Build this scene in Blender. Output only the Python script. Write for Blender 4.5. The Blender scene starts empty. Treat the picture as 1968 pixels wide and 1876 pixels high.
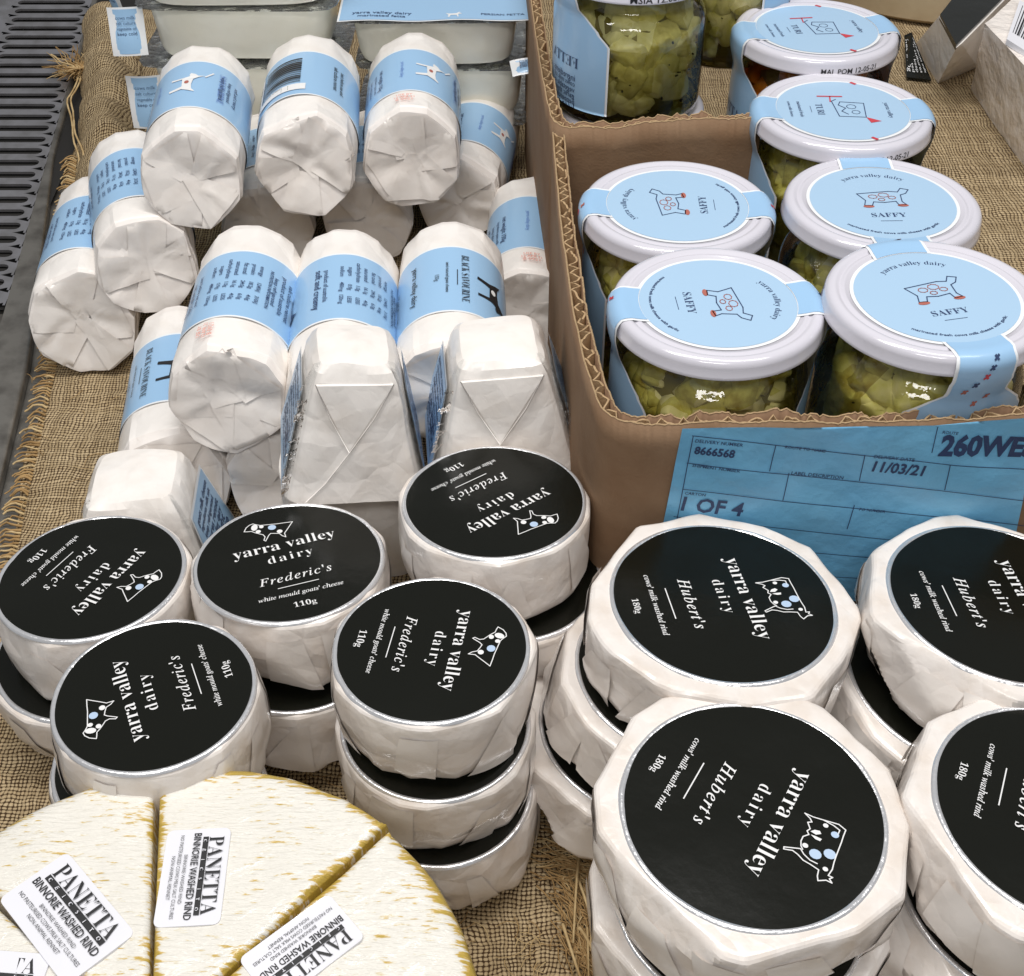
import bpy, math, random
import numpy as np
from mathutils import Matrix, Vector, Euler
sc = bpy.context.scene
COL = sc.collection
PI = math.pi
sc.unit_settings.scale_length = 0.01          # one unit is one centimetre

# ------------------------------------------------------------------ camera
F = 2450.0 / 1968.0
PITCH = math.radians(41.5)
HC = 46.0
cam = bpy.data.cameras.new('camera')
cam.sensor_width = 36; cam.lens = 36 * F; cam.clip_start = 1; cam.clip_end = 1000
co = bpy.data.objects.new('camera', cam)
co.location = (0, 0, HC); co.rotation_euler = (PI / 2 - PITCH, 0, 0)
COL.objects.link(co); sc.camera = co

# ------------------------------------------------------------------ light
w = bpy.data.worlds.new('World'); sc.world = w; w.use_nodes = True
bg = w.node_tree.nodes['Background']
bg.inputs[0].default_value = (0.93, 0.96, 1.0, 1); bg.inputs[1].default_value = 0.26
def lamp(name, loc, target, sx, sy, power, col):
    l = bpy.data.lights.new(name, 'AREA'); l.shape = 'RECTANGLE'; l.size = sx; l.size_y = sy
    l.energy = power; l.color = col
    o = bpy.data.objects.new(name, l); o.location = loc
    o.rotation_euler = (Vector(target) - Vector(loc)).to_track_quat('-Z', 'Y').to_euler()
    COL.objects.link(o); return o
lamp('ceiling_lamp', (-25, 36, 140), (0, 48, 0), 26, 90, 96000, (1.0, 0.975, 0.94))
lamp('ceiling_lamp.001', (32, 40, 140), (0, 48, 0), 26, 90, 74000, (1.0, 0.975, 0.95))
lamp('front_fill_lamp', (-5, -70, 135), (0, 45, 0), 70, 20, 60000, (1.0, 0.97, 0.94))  # fill lamp added above and behind the camera to brighten front faces
sc.view_settings.view_transform = 'Standard'
sc.view_settings.look = 'None'
sc.view_settings.exposure = 0.0

# ------------------------------------------------------------------ layout helpers
def ground(Y): return max(0.0, 0.085 * (Y - 27.0))
def ray(px, py):                              # photograph point (1968 wide) to a viewing direction
    u = (px - 984) / 2450.0; v = (py - 938) / 2450.0
    return u, math.cos(PITCH) - v * math.sin(PITCH), math.sin(PITCH) + v * math.cos(PITCH)
def at(px, py, z):                            # the point of the level z seen there
    u, b, d = ray(px, py); t = (HC - z) / d
    return Vector((u * t, b * t, z))
def atg(px, py, up=0.0):                      # the point of the sloping counter seen there
    z = 0
    for _ in range(12):
        p = at(px, py, z); z = ground(p.y) + up
    return p
def depth(px, py, z):
    u, b, d = ray(px, py); return (HC - z) / d

# ------------------------------------------------------------------ object helpers
def link(o, parent=None):
    COL.objects.link(o)
    if parent: o.parent = parent
    return o
def tag(o, label=None, cat=None, group=None, kind=None):
    if label: o['label'] = label
    if cat: o['category'] = cat
    if group: o['group'] = group
    if kind: o['kind'] = kind
    return o
def thing(name, label, cat, loc=(0, 0, 0), rot=None, group=None):
    o = bpy.data.objects.new(name, None); o.empty_display_size = 1
    o.location = loc
    if rot is not None: o.rotation_euler = rot
    COL.objects.link(o); return tag(o, label, cat, group)
def mkmesh(name, V, Fc, mats, mi=None, smooth=True, sharp=None):
    m = bpy.data.meshes.new(name)
    m.from_pydata([tuple(map(float, v)) for v in V], [], [tuple(map(int, f)) for f in Fc])
    for mt in (mats if isinstance(mats, (list, tuple)) else [mats]): m.materials.append(mt)
    if mi is not None: m.polygons.foreach_set('material_index', list(map(int, mi)))
    m.polygons.foreach_set('use_smooth', [bool(smooth)] * len(m.polygons))
    m.update()
    if sharp: m.set_sharp_from_angle(angle=math.radians(sharp))
    return m
def part(name, mesh, parent=None, label=None):
    o = bpy.data.objects.new(name, mesh); link(o, parent)
    if label: o['label'] = label
    return o
class MB:                                     # collects geometry for one mesh
    def __init__(s): s.V = []; s.F = []; s.M = []
    def add(s, V, Fc, m=0):
        b = len(s.V); s.V += [tuple(v) for v in V]; s.F += [tuple(b + i for i in f) for f in Fc]; s.M += [m] * len(Fc)
    def box(s, c, d, rot=None, m=0):
        x, y, z = d[0] / 2, d[1] / 2, d[2] / 2
        P = [Vector((sx * x, sy * y, sz * z)) for sz in (-1, 1) for sy in (-1, 1) for sx in (-1, 1)]
        if rot is not None: P = [rot @ p for p in P]
        P = [p + Vector(c) for p in P]
        s.add(P, [(0, 2, 3, 1), (4, 5, 7, 6), (0, 1, 5, 4), (2, 6, 7, 3), (0, 4, 6, 2), (1, 3, 7, 5)], m)
    def tube(s, pts, r, n=5, m=0, taper=0.0):
        pts = [Vector(p) for p in pts]; V = []; Fc = []
        for i, p in enumerate(pts):
            d = (pts[min(i + 1, len(pts) - 1)] - pts[max(i - 1, 0)])
            if d.length < 1e-6: d = Vector((1, 0, 0))
            d.normalize(); a = d.cross(Vector((0.03, 0.02, 1))).normalized(); b = d.cross(a)
            rr = r * (1 - taper * i / (len(pts) - 1))
            for k in range(n):
                t = 2 * PI * k / n; V.append(p + a * math.cos(t) * rr + b * math.sin(t) * rr)
        for i in range(len(pts) - 1):
            for k in range(n):
                k2 = (k + 1) % n
                Fc.append((i * n + k, i * n + k2, (i + 1) * n + k2, (i + 1) * n + k))
        Fc.append(tuple(range(n))); Fc.append(tuple((len(pts) - 1) * n + k for k in reversed(range(n))))
        s.add(V, Fc, m)
    def mesh(s, name, mats, smooth=True, sharp=None): return mkmesh(name, s.V, s.F, mats, s.M, smooth, sharp)
def lathe(prof, n=64, a0=0.0, a1=2 * PI, fn=None, caps=True):
    """prof: (r, z) pairs from the bottom up; fn(x, y, z arrays, ring index) may move points."""
    full = abs(a1 - a0 - 2 * PI) < 1e-6
    m = n if full else n + 1
    ang = a0 + (a1 - a0) * np.arange(m) / n
    V = []
    for i, (r, z) in enumerate(prof):
        V.append(np.stack([r * np.cos(ang), r * np.sin(ang), np.full(m, float(z))], 1))
    V = np.concatenate(V); Fc = []
    for i in range(len(prof) - 1):
        for k in range(m if full else m - 1):
            k2 = (k + 1) % m
            Fc.append((i * m + k, i * m + k2, (i + 1) * m + k2, (i + 1) * m + k))
    return V, Fc, ang

# ------------------------------------------------------------------ creases
def folds(P, seed, f, n=5):
    rg = np.random.RandomState(seed); out = np.zeros(len(P))
    for i in range(n):
        d = rg.normal(size=3); d /= np.linalg.norm(d)
        d2 = rg.normal(size=3); d2 /= np.linalg.norm(d2)
        ff = f * rg.uniform(0.6, 1.5)
        t = P @ d * ff + rg.uniform(0, 9) + 0.35 * np.sin(P @ d2 * ff * 2.1 + rg.uniform(0, 6))
        out += np.abs((t % 1.0) - 0.5) * 2 / rg.uniform(0.8, 1.8)
    return out / n - 0.4
def taut(th, z, D, seed, n, slope):           # flat pleats: the least distance to a ring of tipped planes
    rg = np.random.RandomState(seed); r = np.full(len(th), 1e9)
    for i in range(n):
        a = (i + rg.uniform(-.45, .45)) * 2 * PI / n * (1 if i % 2 else 1); sl = rg.normal() * slope; d = D * (1 + rg.uniform(-.012, .012))
        c = np.cos(th - a); r = np.where(c > .3, np.minimum(r, (d - sl * z) / np.maximum(c, .3)), r)
    return r
def facet(P2, seed, n, tilt):                 # shallow faceted dome over a disc
    rg = np.random.RandomState(seed); h = np.full(len(P2), -1e9)
    for i in range(n):
        a = (i + rg.uniform(-.4, .4)) * 2 * PI / n; g = tilt * rg.uniform(.35, 1.2)
        h = np.maximum(h, -(P2[:, 0] * math.cos(a) + P2[:, 1] * math.sin(a)) * g + rg.uniform(-.12, .12))
    return -h
def poly_r(theta, seed, n):                   # an uneven polygon inscribed in the unit circle
    rg = np.random.RandomState(seed)
    A = np.sort((np.arange(n) + rg.uniform(-0.28, 0.28, n)) * 2 * PI / n) + rg.uniform(0, 1)
    t = (theta - A[0]) % (2 * PI); A2 = np.append(A - A[0], 2 * PI)
    k = np.clip(np.searchsorted(A2, t, side='right') - 1, 0, n - 1)
    half = (A2[k + 1] - A2[k]) / 2; mid = (A2[k + 1] + A2[k]) / 2
    return np.cos(half) / np.cos(t - mid)

# ------------------------------------------------------------------ materials
def mat(name, col, rough=0.5, metal=0.0, coat=0.0, spec=0.5, bump=None, vary=None, coatr=0.08, sss=0.0):
    """bump: list of (kind, scale, strength, distance); vary: (scale, colour2, lo, hi)"""
    m = bpy.data.materials.new(name); m.use_nodes = True
    nt = m.node_tree; N = nt.nodes; L = nt.links; b = N['Principled BSDF']
    b.inputs['Base Color'].default_value = (*col, 1); b.inputs['Roughness'].default_value = rough
    b.inputs['Metallic'].default_value = metal; b.inputs['Coat Weight'].default_value = coat
    b.inputs['Coat Roughness'].default_value = coatr; b.inputs['Specular IOR Level'].default_value = spec
    if sss:
        b.inputs['Subsurface Weight'].default_value = sss; b.inputs['Subsurface Radius'].default_value = (0.5, 0.4, 0.3)
        b.inputs['Subsurface Scale'].default_value = 0.6
    tc = N.new('ShaderNodeTexCoord')
    if vary:
        nz = N.new('ShaderNodeTexNoise'); nz.inputs['Scale'].default_value = vary[0]; nz.inputs['Detail'].default_value = 5
        L.new(tc.outputs['Object'], nz.inputs['Vector'])
        mr = N.new('ShaderNodeMapRange'); mr.inputs['From Min'].default_value = vary[2]; mr.inputs['From Max'].default_value = vary[3]
        L.new(nz.outputs['Fac'], mr.inputs['Value'])
        mx = N.new('ShaderNodeMix'); mx.data_type = 'RGBA'
        mx.inputs['A'].default_value = (*col, 1); mx.inputs['B'].default_value = (*vary[1], 1)
        L.new(mr.outputs['Result'], mx.inputs['Factor']); L.new(mx.outputs['Result'], b.inputs['Base Color'])
    prev = None
    for kind, scl, st, dist in (bump or []):
        bp = N.new('ShaderNodeBump'); bp.inputs['Strength'].default_value = st; bp.inputs['Distance'].default_value = dist
        if kind == 'flutes':
            mpp = N.new('ShaderNodeMapping'); mpp.inputs['Scale'].default_value = (1, 1, 0.0); L.new(tc.outputs['Object'], mpp.inputs['Vector'])
            t = N.new('ShaderNodeTexWave'); t.bands_direction = 'DIAGONAL'; t.inputs['Scale'].default_value = scl; t.inputs['Distortion'].default_value = 0.6
            L.new(mpp.outputs[0], t.inputs['Vector']); h = t.outputs['Fac']
        elif kind == 'crease':
            n2 = N.new('ShaderNodeTexNoise'); n2.inputs['Scale'].default_value = scl * 0.8; n2.inputs['Detail'].default_value = 2
            L.new(tc.outputs['Object'], n2.inputs['Vector'])
            ad = N.new('ShaderNodeVectorMath'); ad.operation = 'MULTIPLY_ADD'
            ad.inputs[1].default_value = (0.9 / scl,) * 3
            L.new(n2.outputs['Color'], ad.inputs[0]); L.new(tc.outputs['Object'], ad.inputs[2])
            t = N.new('ShaderNodeTexVoronoi'); t.feature = 'DISTANCE_TO_EDGE'; t.inputs['Scale'].default_value = scl
            L.new(ad.outputs[0], t.inputs['Vector']); h = t.outputs['Distance']
        else:
            t = N.new('ShaderNodeTexNoise'); t.inputs['Scale'].default_value = scl; t.inputs['Detail'].default_value = 6
            L.new(tc.outputs['Object'], t.inputs['Vector']); h = t.outputs['Fac']
        L.new(h, bp.inputs['Height'])
        if prev: L.new(prev, bp.inputs['Normal'])
        prev = bp.outputs['Normal']
    if prev: L.new(prev, b.inputs['Normal'])
    return m
M = {}
M['paper'] = mat('white_waxed_paper', (0.83, 0.775, 0.73), 0.34, coat=0.55, coatr=0.14, vary=(0.7, (0.72, 0.63, 0.55), 0.42, 0.75),
                 bump=[('crease', 0.45, 0.5, 0.35), ('crease', 1.4, 0.35, 0.08), ('noise', 4, 0.25, 0.05)])
M['fold'] = mat('paper_fold', (0.85, 0.80, 0.755), 0.32, coat=0.6, coatr=0.12, vary=(0.5, (0.76, 0.69, 0.63), 0.45, 0.8), bump=[('crease', 0.5, 0.3, 0.25), ('noise', 3, 0.2, 0.05)])
M['paper_log'] = mat('white_wrapping_paper', (0.88, 0.84, 0.80), 0.38, coat=0.3, coatr=0.15, vary=(0.5, (0.78, 0.72, 0.66), 0.48, 0.8),
                     bump=[('crease', 0.40, 0.5, 0.32), ('crease', 1.4, 0.3, 0.08), ('noise', 4, 0.15, 0.04)])
M['paper_end'] = mat('folded_end_paper', (0.84, 0.79, 0.75), 0.42, coat=0.15, coatr=0.2, vary=(0.5, (0.74, 0.67, 0.61), 0.45, 0.8),
                     bump=[('crease', 0.42, 0.35, 0.25), ('crease', 1.3, 0.2, 0.06), ('noise', 1.2, 0.15, 0.12)])
M['black'] = mat('black_label', (0.0055, 0.006, 0.0038), 0.24, spec=0.30, bump=[('noise', 0.3, 0.25, 0.25), ('noise', 1.4, 0.05, 0.04)])
M['foil'] = mat('silver_rim', (0.86, 0.86, 0.88), 0.24, metal=0.7, coat=0.5, bump=[('noise', 1.6, 0.5, 0.12), ('crease', 1.5, 0.3, 0.06)])
M['wprint'] = mat('white_print', (0.80, 0.80, 0.80), 0.5)
M['bprint'] = mat('pale_blue_print', (0.45, 0.58, 0.76), 0.5)
M['kprint'] = mat('black_print', (0.012, 0.012, 0.014), 0.5)
M['navy'] = mat('navy_print', (0.03, 0.055, 0.14), 0.5)
M['red'] = mat('red_print', (0.55, 0.05, 0.07), 0.5)
M['rust'] = mat('rust_print', (0.42, 0.13, 0.10), 0.5)
M['pink'] = mat('red_ink_stamp', (0.80, 0.33, 0.26), 0.5)
M['green'] = mat('green_print', (0.03, 0.12, 0.05), 0.5)
M['blue'] = mat('light_blue_label', (0.33, 0.54, 0.78), 0.33, coat=0.35, coatr=0.1, bump=[('noise', 0.6, 0.15, 0.12), ('crease', 1.0, 0.06, 0.05)])
M['bluelid'] = mat('light_blue_lid_label', (0.39, 0.57, 0.76), 0.38, coat=0.2, coatr=0.15, bump=[('noise', 0.5, 0.1, 0.1)])
M['bluedark'] = mat('mid_blue_side_label', (0.16, 0.29, 0.62), 0.36, coat=0.3, bump=[('noise', 0.7, 0.15, 0.1)])
M['wborder'] = mat('white_label_border', (0.84, 0.86, 0.88), 0.35, coat=0.2)
M['lid'] = mat('white_lid_enamel', (0.66, 0.645, 0.71), 0.16, coat=0.6, coatr=0.06, bump=[('noise', 0.8, 0.06, 0.05)])
M['card'] = mat('cardboard', (0.275, 0.175, 0.105), 0.75, spec=0.2, vary=(0.35, (0.23, 0.135, 0.075), 0.4, 0.7), bump=[('noise', 9, 0.25, 0.05), ('noise', 0.4, 0.3, 0.4), ('flutes', 0.35, 0.12, 0.05), ('crease', 0.12, 0.25, 0.3)])
M['cardin'] = mat('cardboard_inner', (0.27, 0.165, 0.10), 0.8, spec=0.2, bump=[('noise', 8, 0.25, 0.05)])
M['flute'] = mat('cardboard_cut_edge', (0.47, 0.33, 0.19), 0.85, spec=0.15, bump=[('noise', 12, 0.6, 0.08)])
M['ship'] = mat('shipping_label_paper', (0.20, 0.53, 0.80), 0.42, coat=0.25, coatr=0.25, vary=(0.25, (0.16, 0.46, 0.74), 0.4, 0.7),
                bump=[('noise', 0.35, 0.6, 0.5), ('crease', 0.25, 0.35, 0.3)])
M['steel'] = mat('brushed_steel', (0.27, 0.255, 0.23), 0.40, metal=0.75, vary=(0.8, (0.15, 0.14, 0.125), 0.4, 0.7), bump=[('noise', 6, 0.15, 0.05)])
M['steel2'] = mat('slotted_steel', (0.42, 0.41, 0.43), 0.30, metal=0.8, vary=(0.8, (0.30, 0.29, 0.29), 0.4, 0.7), bump=[('noise', 5, 0.1, 0.05)])
M['dark'] = mat('slot_shade_black', (0.012, 0.011, 0.010), 0.8)  # near-black colour standing in for the shade below the grille slots
M['cream'] = mat('cream_cheese_block', (0.95, 0.94, 0.84), 0.30, coat=0.6, coatr=0.06, vary=(0.4, (0.90, 0.88, 0.76), 0.4, 0.7), bump=[('noise', 0.8, 0.2, 0.2)])
M['thread'] = mat('jute_thread', (0.42, 0.27, 0.12), 0.85, spec=0.15, vary=(0.8, (0.25, 0.15, 0.06), 0.4, 0.7))
M['threadpale'] = mat('pale_jute_thread', (0.60, 0.45, 0.24), 0.85, spec=0.15, vary=(1.2, (0.38, 0.25, 0.11), 0.4, 0.7))
M['sticker'] = mat('white_sticker', (0.80, 0.80, 0.85), 0.35, coat=0.4, bump=[('noise', 0.5, 0.15, 0.15)])
M['rawpack'] = mat('marbled_cheese_pack', (0.92, 0.85, 0.79), 0.25, coat=0.8, coatr=0.08, vary=(0.6, (0.80, 0.70, 0.62), 0.45, 0.75),
                   bump=[('noise', 0.9, 0.6, 0.5), ('crease', 0.6, 0.4, 0.3)])
M['beige'] = mat('beige_rind', (0.45, 0.36, 0.23), 0.6, vary=(0.3, (0.36, 0.27, 0.16), 0.4, 0.7), bump=[('noise', 2, 0.2, 0.1)])

def film_mat(name, tint, gl=0.06, fac=0.75, bumpd=0.3, rough=0.08):
    m = bpy.data.materials.new(name); m.use_nodes = True; nt = m.node_tree; N = nt.nodes; L = nt.links; N.clear()
    o = N.new('ShaderNodeOutputMaterial'); tr = N.new('ShaderNodeBsdfTransparent'); tr.inputs[0].default_value = (*tint, 1)
    g = N.new('ShaderNodeBsdfGlossy'); g.inputs['Roughness'].default_value = rough; g.inputs['Color'].default_value = (1, 1, 1, 1)
    fr = N.new('ShaderNodeFresnel'); fr.inputs['IOR'].default_value = 1.45
    ma = N.new('ShaderNodeMath'); ma.operation = 'MULTIPLY_ADD'; ma.inputs[1].default_value = fac; ma.inputs[2].default_value = gl
    mx = N.new('ShaderNodeMixShader'); L.new(fr.outputs[0], ma.inputs[0]); L.new(ma.outputs[0], mx.inputs[0])
    L.new(tr.outputs[0], mx.inputs[1]); L.new(g.outputs[0], mx.inputs[2]); L.new(mx.outputs[0], o.inputs['Surface'])
    if bumpd:
        tc = N.new('ShaderNodeTexCoord'); nz = N.new('ShaderNodeTexNoise'); nz.inputs['Scale'].default_value = 1.1; nz.inputs['Detail'].default_value = 3
        bp = N.new('ShaderNodeBump'); bp.inputs['Strength'].default_value = 0.7; bp.inputs['Distance'].default_value = bumpd
        L.new(tc.outputs['Object'], nz.inputs['Vector']); L.new(nz.outputs['Fac'], bp.inputs['Height'])
        L.new(bp.outputs['Normal'], g.inputs['Normal']); L.new(bp.outputs['Normal'], fr.inputs['Normal'])
    return m
M['glass'] = film_mat('jar_glass', (0.97, 0.98, 0.95), 0.02, 1.0, 0.08, 0.03)
M['oil'] = film_mat('olive_oil', (0.99, 0.95, 0.70), 0.0, 0.12, 0.15, 0.15)
M['oilorange'] = film_mat('amber_oil', (0.92, 0.68, 0.25), 0.0, 0.12, 0.15, 0.15)
M['film'] = film_mat('clear_film', (0.92, 0.93, 0.93), 0.05, 0.9, 0.5, 0.10)

def chunk_mat(name, c1, c2, c3):
    m = bpy.data.materials.new(name); m.use_nodes = True; nt = m.node_tree; N = nt.nodes; L = nt.links; b = N['Principled BSDF']
    tc = N.new('ShaderNodeTexCoord'); v = N.new('ShaderNodeTexVoronoi'); v.inputs['Scale'].default_value = 0.55
    nz = N.new('ShaderNodeTexNoise'); nz.inputs['Scale'].default_value = 1.6; nz.inputs['Detail'].default_value = 6
    L.new(tc.outputs['Object'], v.inputs['Vector']); L.new(tc.outputs['Object'], nz.inputs['Vector'])
    sp = N.new('ShaderNodeSeparateColor'); L.new(v.outputs['Color'], sp.inputs[0])
    ad = N.new('ShaderNodeMath'); ad.operation = 'MULTIPLY_ADD'; ad.inputs[1].default_value = 0.5
    L.new(sp.outputs[0], ad.inputs[0]); 
    m2 = N.new('ShaderNodeMath'); m2.operation = 'MULTIPLY'; m2.inputs[1].default_value = 0.75; L.new(nz.outputs['Fac'], m2.inputs[0])
    L.new(m2.outputs[0], ad.inputs[2])
    r = N.new('ShaderNodeValToRGB'); e = r.color_ramp.elements
    e[0].position = 0.28; e[0].color = (*c1, 1); e[1].position = 0.82; e[1].color = (*c3, 1)
    x = e.new(0.55); x.color = (*c2, 1)
    L.new(ad.outputs[0], r.inputs[0]); L.new(r.outputs[0], b.inputs['Base Color']); b.inputs['Roughness'].default_value = 0.45
    return m
M['feta'] = chunk_mat('feta_in_oil', (0.40, 0.32, 0.07), (0.80, 0.79, 0.36), (0.97, 0.94, 0.76))
M['fetapale'] = chunk_mat('pale_feta_in_oil', (0.50, 0.46, 0.16), (0.76, 0.74, 0.40), (0.90, 0.90, 0.74))
M['fetaorange'] = chunk_mat('feta_in_amber_oil', (0.45, 0.17, 0.02), (0.75, 0.40, 0.08), (0.85, 0.62, 0.25))
M['herb'] = mat('dark_herbs', (0.05, 0.055, 0.02), 0.6)
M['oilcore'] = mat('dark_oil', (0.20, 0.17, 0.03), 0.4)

def burlap_mat(name, scale, c_thread, c_thread2, c_gap):
    m = bpy.data.materials.new(name); m.use_nodes = True; nt = m.node_tree; N = nt.nodes; L = nt.links; b = N['Principled BSDF']
    def math_(op, a, b_=None, c=None):
        n = N.new('ShaderNodeMath'); n.operation = op
        for i, x in enumerate((a, b_, c)):
            if x is None: continue
            if isinstance(x, (int, float)): n.inputs[i].default_value = x
            else: L.new(x, n.inputs[i])
        return n.outputs[0]
    tc = N.new('ShaderNodeTexCoord')
    nz = N.new('ShaderNodeTexNoise'); nz.inputs['Scale'].default_value = 0.35; nz.inputs['Detail'].default_value = 3
    L.new(tc.outputs['Object'], nz.inputs['Vector'])
    nf = N.new('ShaderNodeTexNoise'); nf.inputs['Scale'].default_value = 2.2; nf.inputs['Detail'].default_value = 3
    L.new(tc.outputs['Object'], nf.inputs['Vector'])
    s1 = N.new('ShaderNodeSeparateColor'); L.new(nz.outputs['Color'], s1.inputs[0])
    s2 = N.new('ShaderNodeSeparateColor'); L.new(nf.outputs['Color'], s2.inputs[0])
    sx = N.new('ShaderNodeSeparateXYZ'); L.new(tc.outputs['Object'], sx.inputs[0])
    U = math_('MULTIPLY', math_('ADD', math_('MULTIPLY_ADD', s1.outputs[0], 1.0, sx.outputs[0]), math_('MULTIPLY', s2.outputs[0], 0.16)), scale)
    V = math_('MULTIPLY', math_('ADD', math_('MULTIPLY_ADD', s1.outputs[1], 1.0, sx.outputs[1]), math_('MULTIPLY', s2.outputs[1], 0.16)), scale)
    fu = math_('FRACT', U); fv = math_('FRACT', V)
    # thread profile across each direction
    pu = math_('SINE', math_('MULTIPLY', fu, PI)); pv = math_('SINE', math_('MULTIPLY', fv, PI))
    par = math_('MODULO', math_('ABSOLUTE', math_('ADD', math_('FLOOR', U), math_('FLOOR', V))), 2.0)
    # warp (runs along v) is high on even cells, weft on odd
    ip = math_('SUBTRACT', 1.0, par)
    warp = math_('MULTIPLY', math_('POWER', pu, 0.7), math_('MULTIPLY_ADD', math_('MULTIPLY', ip, pv), 0.7, 0.45))
    weft = math_('MULTIPLY', math_('POWER', pv, 0.7), math_('MULTIPLY_ADD', math_('MULTIPLY', par, pu), 0.7, 0.45))
    wa = N.new('ShaderNodeTexWhiteNoise'); wa.noise_dimensions = '1D'; L.new(math_('FLOOR', math_('ADD', U, 57.0)), wa.inputs['W'])
    wb = N.new('ShaderNodeTexWhiteNoise'); wb.noise_dimensions = '1D'; L.new(math_('FLOOR', math_('ADD', V, 91.0)), wb.inputs['W'])
    warp = math_('MULTIPLY', warp, math_('MULTIPLY_ADD', wa.outputs['Value'], 0.5, 0.72)); weft = math_('MULTIPLY', weft, math_('MULTIPLY_ADD', wb.outputs['Value'], 0.5, 0.72))
    h = math_('MAXIMUM', warp, weft)
    # thread to thread variation
    wn = N.new('ShaderNodeTexWhiteNoise'); wn.noise_dimensions = '1D'; L.new(math_('FLOOR', U), wn.inputs['W'])
    wn2 = N.new('ShaderNodeTexWhiteNoise'); wn2.noise_dimensions = '1D'; L.new(math_('FLOOR', V), wn2.inputs['W'])
    tv = math_('MULTIPLY', math_('ADD', wn.outputs['Value'], wn2.outputs['Value']), 0.5)
    fib = N.new('ShaderNodeTexNoise'); fib.inputs['Scale'].default_value = 9; fib.inputs['Detail'].default_value = 4
    L.new(tc.outputs['Object'], fib.inputs['Vector'])
    mx = N.new('ShaderNodeMix'); mx.data_type = 'RGBA'; mx.inputs['A'].default_value = (*c_thread, 1); mx.inputs['B'].default_value = (*c_thread2, 1)
    L.new(math_('ADD', math_('MULTIPLY', tv, 0.5), math_('MULTIPLY', fib.outputs['Fac'], 0.5)), mx.inputs['Factor'])
    mr = N.new('ShaderNodeMapRange'); mr.inputs['From Min'].default_value = 0.36; mr.inputs['From Max'].default_value = 0.66
    L.new(math_('ADD', h, math_('MULTIPLY', math_('SUBTRACT', s2.outputs[2], 0.5), 0.35)), mr.inputs['Value'])
    m2 = N.new('ShaderNodeMix'); m2.data_type = 'RGBA'; m2.inputs['A'].default_value = (*c_gap, 1)
    L.new(mx.outputs['Result'], m2.inputs['B']); L.new(mr.outputs['Result'], m2.inputs['Factor'])
    L.new(m2.outputs['Result'], b.inputs['Base Color'])
    b.inputs['Roughness'].default_value = 0.85; b.inputs['Specular IOR Level'].default_value = 0.2
    bp = N.new('ShaderNodeBump'); bp.inputs['Strength'].default_value = 0.9; bp.inputs['Distance'].default_value = 0.08
    L.new(math_('ADD', h, math_('MULTIPLY', fib.outputs['Fac'], 0.4)), bp.inputs['Height']); L.new(bp.outputs['Normal'], b.inputs['Normal'])
    return m
M['burlap'] = burlap_mat('burlap_weave', 5.6, (0.30, 0.21, 0.105), (0.70, 0.55, 0.34), (0.06, 0.032, 0.014))

def rind_mat():
    m = bpy.data.materials.new('washed_rind'); m.use_nodes = True; nt = m.node_tree; N = nt.nodes; L = nt.links; b = N['Principled BSDF']
    tc = N.new('ShaderNodeTexCoord'); mp = N.new('ShaderNodeMapping'); mp.inputs['Scale'].default_value = (1.0, 5.0, 1.0); mp.inputs['Rotation'].default_value = (0, 0, 0.3)
    L.new(tc.outputs['Object'], mp.inputs['Vector'])
    st = N.new('ShaderNodeTexNoise'); st.inputs['Scale'].default_value = 1.5; st.inputs['Detail'].default_value = 3; st.inputs['Roughness'].default_value = 0.6
    L.new(mp.outputs[0], st.inputs['Vector'])
    bl = N.new('ShaderNodeTexNoise'); bl.inputs['Scale'].default_value = 0.45; bl.inputs['Detail'].default_value = 3; L.new(tc.outputs['Object'], bl.inputs['Vector'])
    at_ = N.new('ShaderNodeAttribute'); at_.attribute_name = 'rind'
    # streaks: yellow where the streak noise is high, more of them near cut edges
    a = N.new('ShaderNodeMath'); a.operation = 'MULTIPLY_ADD'; a.inputs[1].default_value = 0.34; L.new(at_.outputs['Fac'], a.inputs[0]); L.new(st.outputs['Fac'], a.inputs[2])
    a2 = N.new('ShaderNodeMath'); a2.operation = 'MULTIPLY_ADD'; a2.inputs[1].default_value = 0.45; L.new(bl.outputs['Fac'], a2.inputs[0]); L.new(a.outputs[0], a2.inputs[2])
    r = N.new('ShaderNodeValToRGB'); e = r.color_ramp.elements
    e[0].position = 0.825; e[0].color = (0.80, 0.77, 0.70, 1); e[1].position = 1.0; e[1].color = (0.50, 0.35, 0.06, 1)
    x = e.new(0.87); x.color = (0.74, 0.69, 0.55, 1); x = e.new(0.925); x.color = (0.64, 0.43, 0.12, 1)
    L.new(a2.outputs[0], r.inputs[0]); L.new(r.outputs[0], b.inputs['Base Color'])
    b.inputs['Roughness'].default_value = 0.42; b.inputs['Coat Weight'].default_value = 0.55; b.inputs['Coat Roughness'].default_value = 0.12
    bp = N.new('ShaderNodeBump'); bp.inputs['Strength'].default_value = 0.7; bp.inputs['Distance'].default_value = 0.14; bp.invert = True
    L.new(a2.outputs[0], bp.inputs['Height'])
    b2 = N.new('ShaderNodeBump'); b2.inputs['Strength'].default_value = 0.35; b2.inputs['Distance'].default_value = 0.25
    wr = N.new('ShaderNodeTexNoise'); wr.inputs['Scale'].default_value = 1.2; wr.inputs['Detail'].default_value = 4; wr.inputs['Distortion'].default_value = 1.5
    L.new(tc.outputs['Object'], wr.inputs['Vector']); L.new(wr.outputs['Fac'], b2.inputs['Height'])
    L.new(bp.outputs['Normal'], b.inputs['Normal']); L.new(b2.outputs['Normal'], b.inputs['Coat Normal'])
    return m
M['rind'] = rind_mat()

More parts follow.
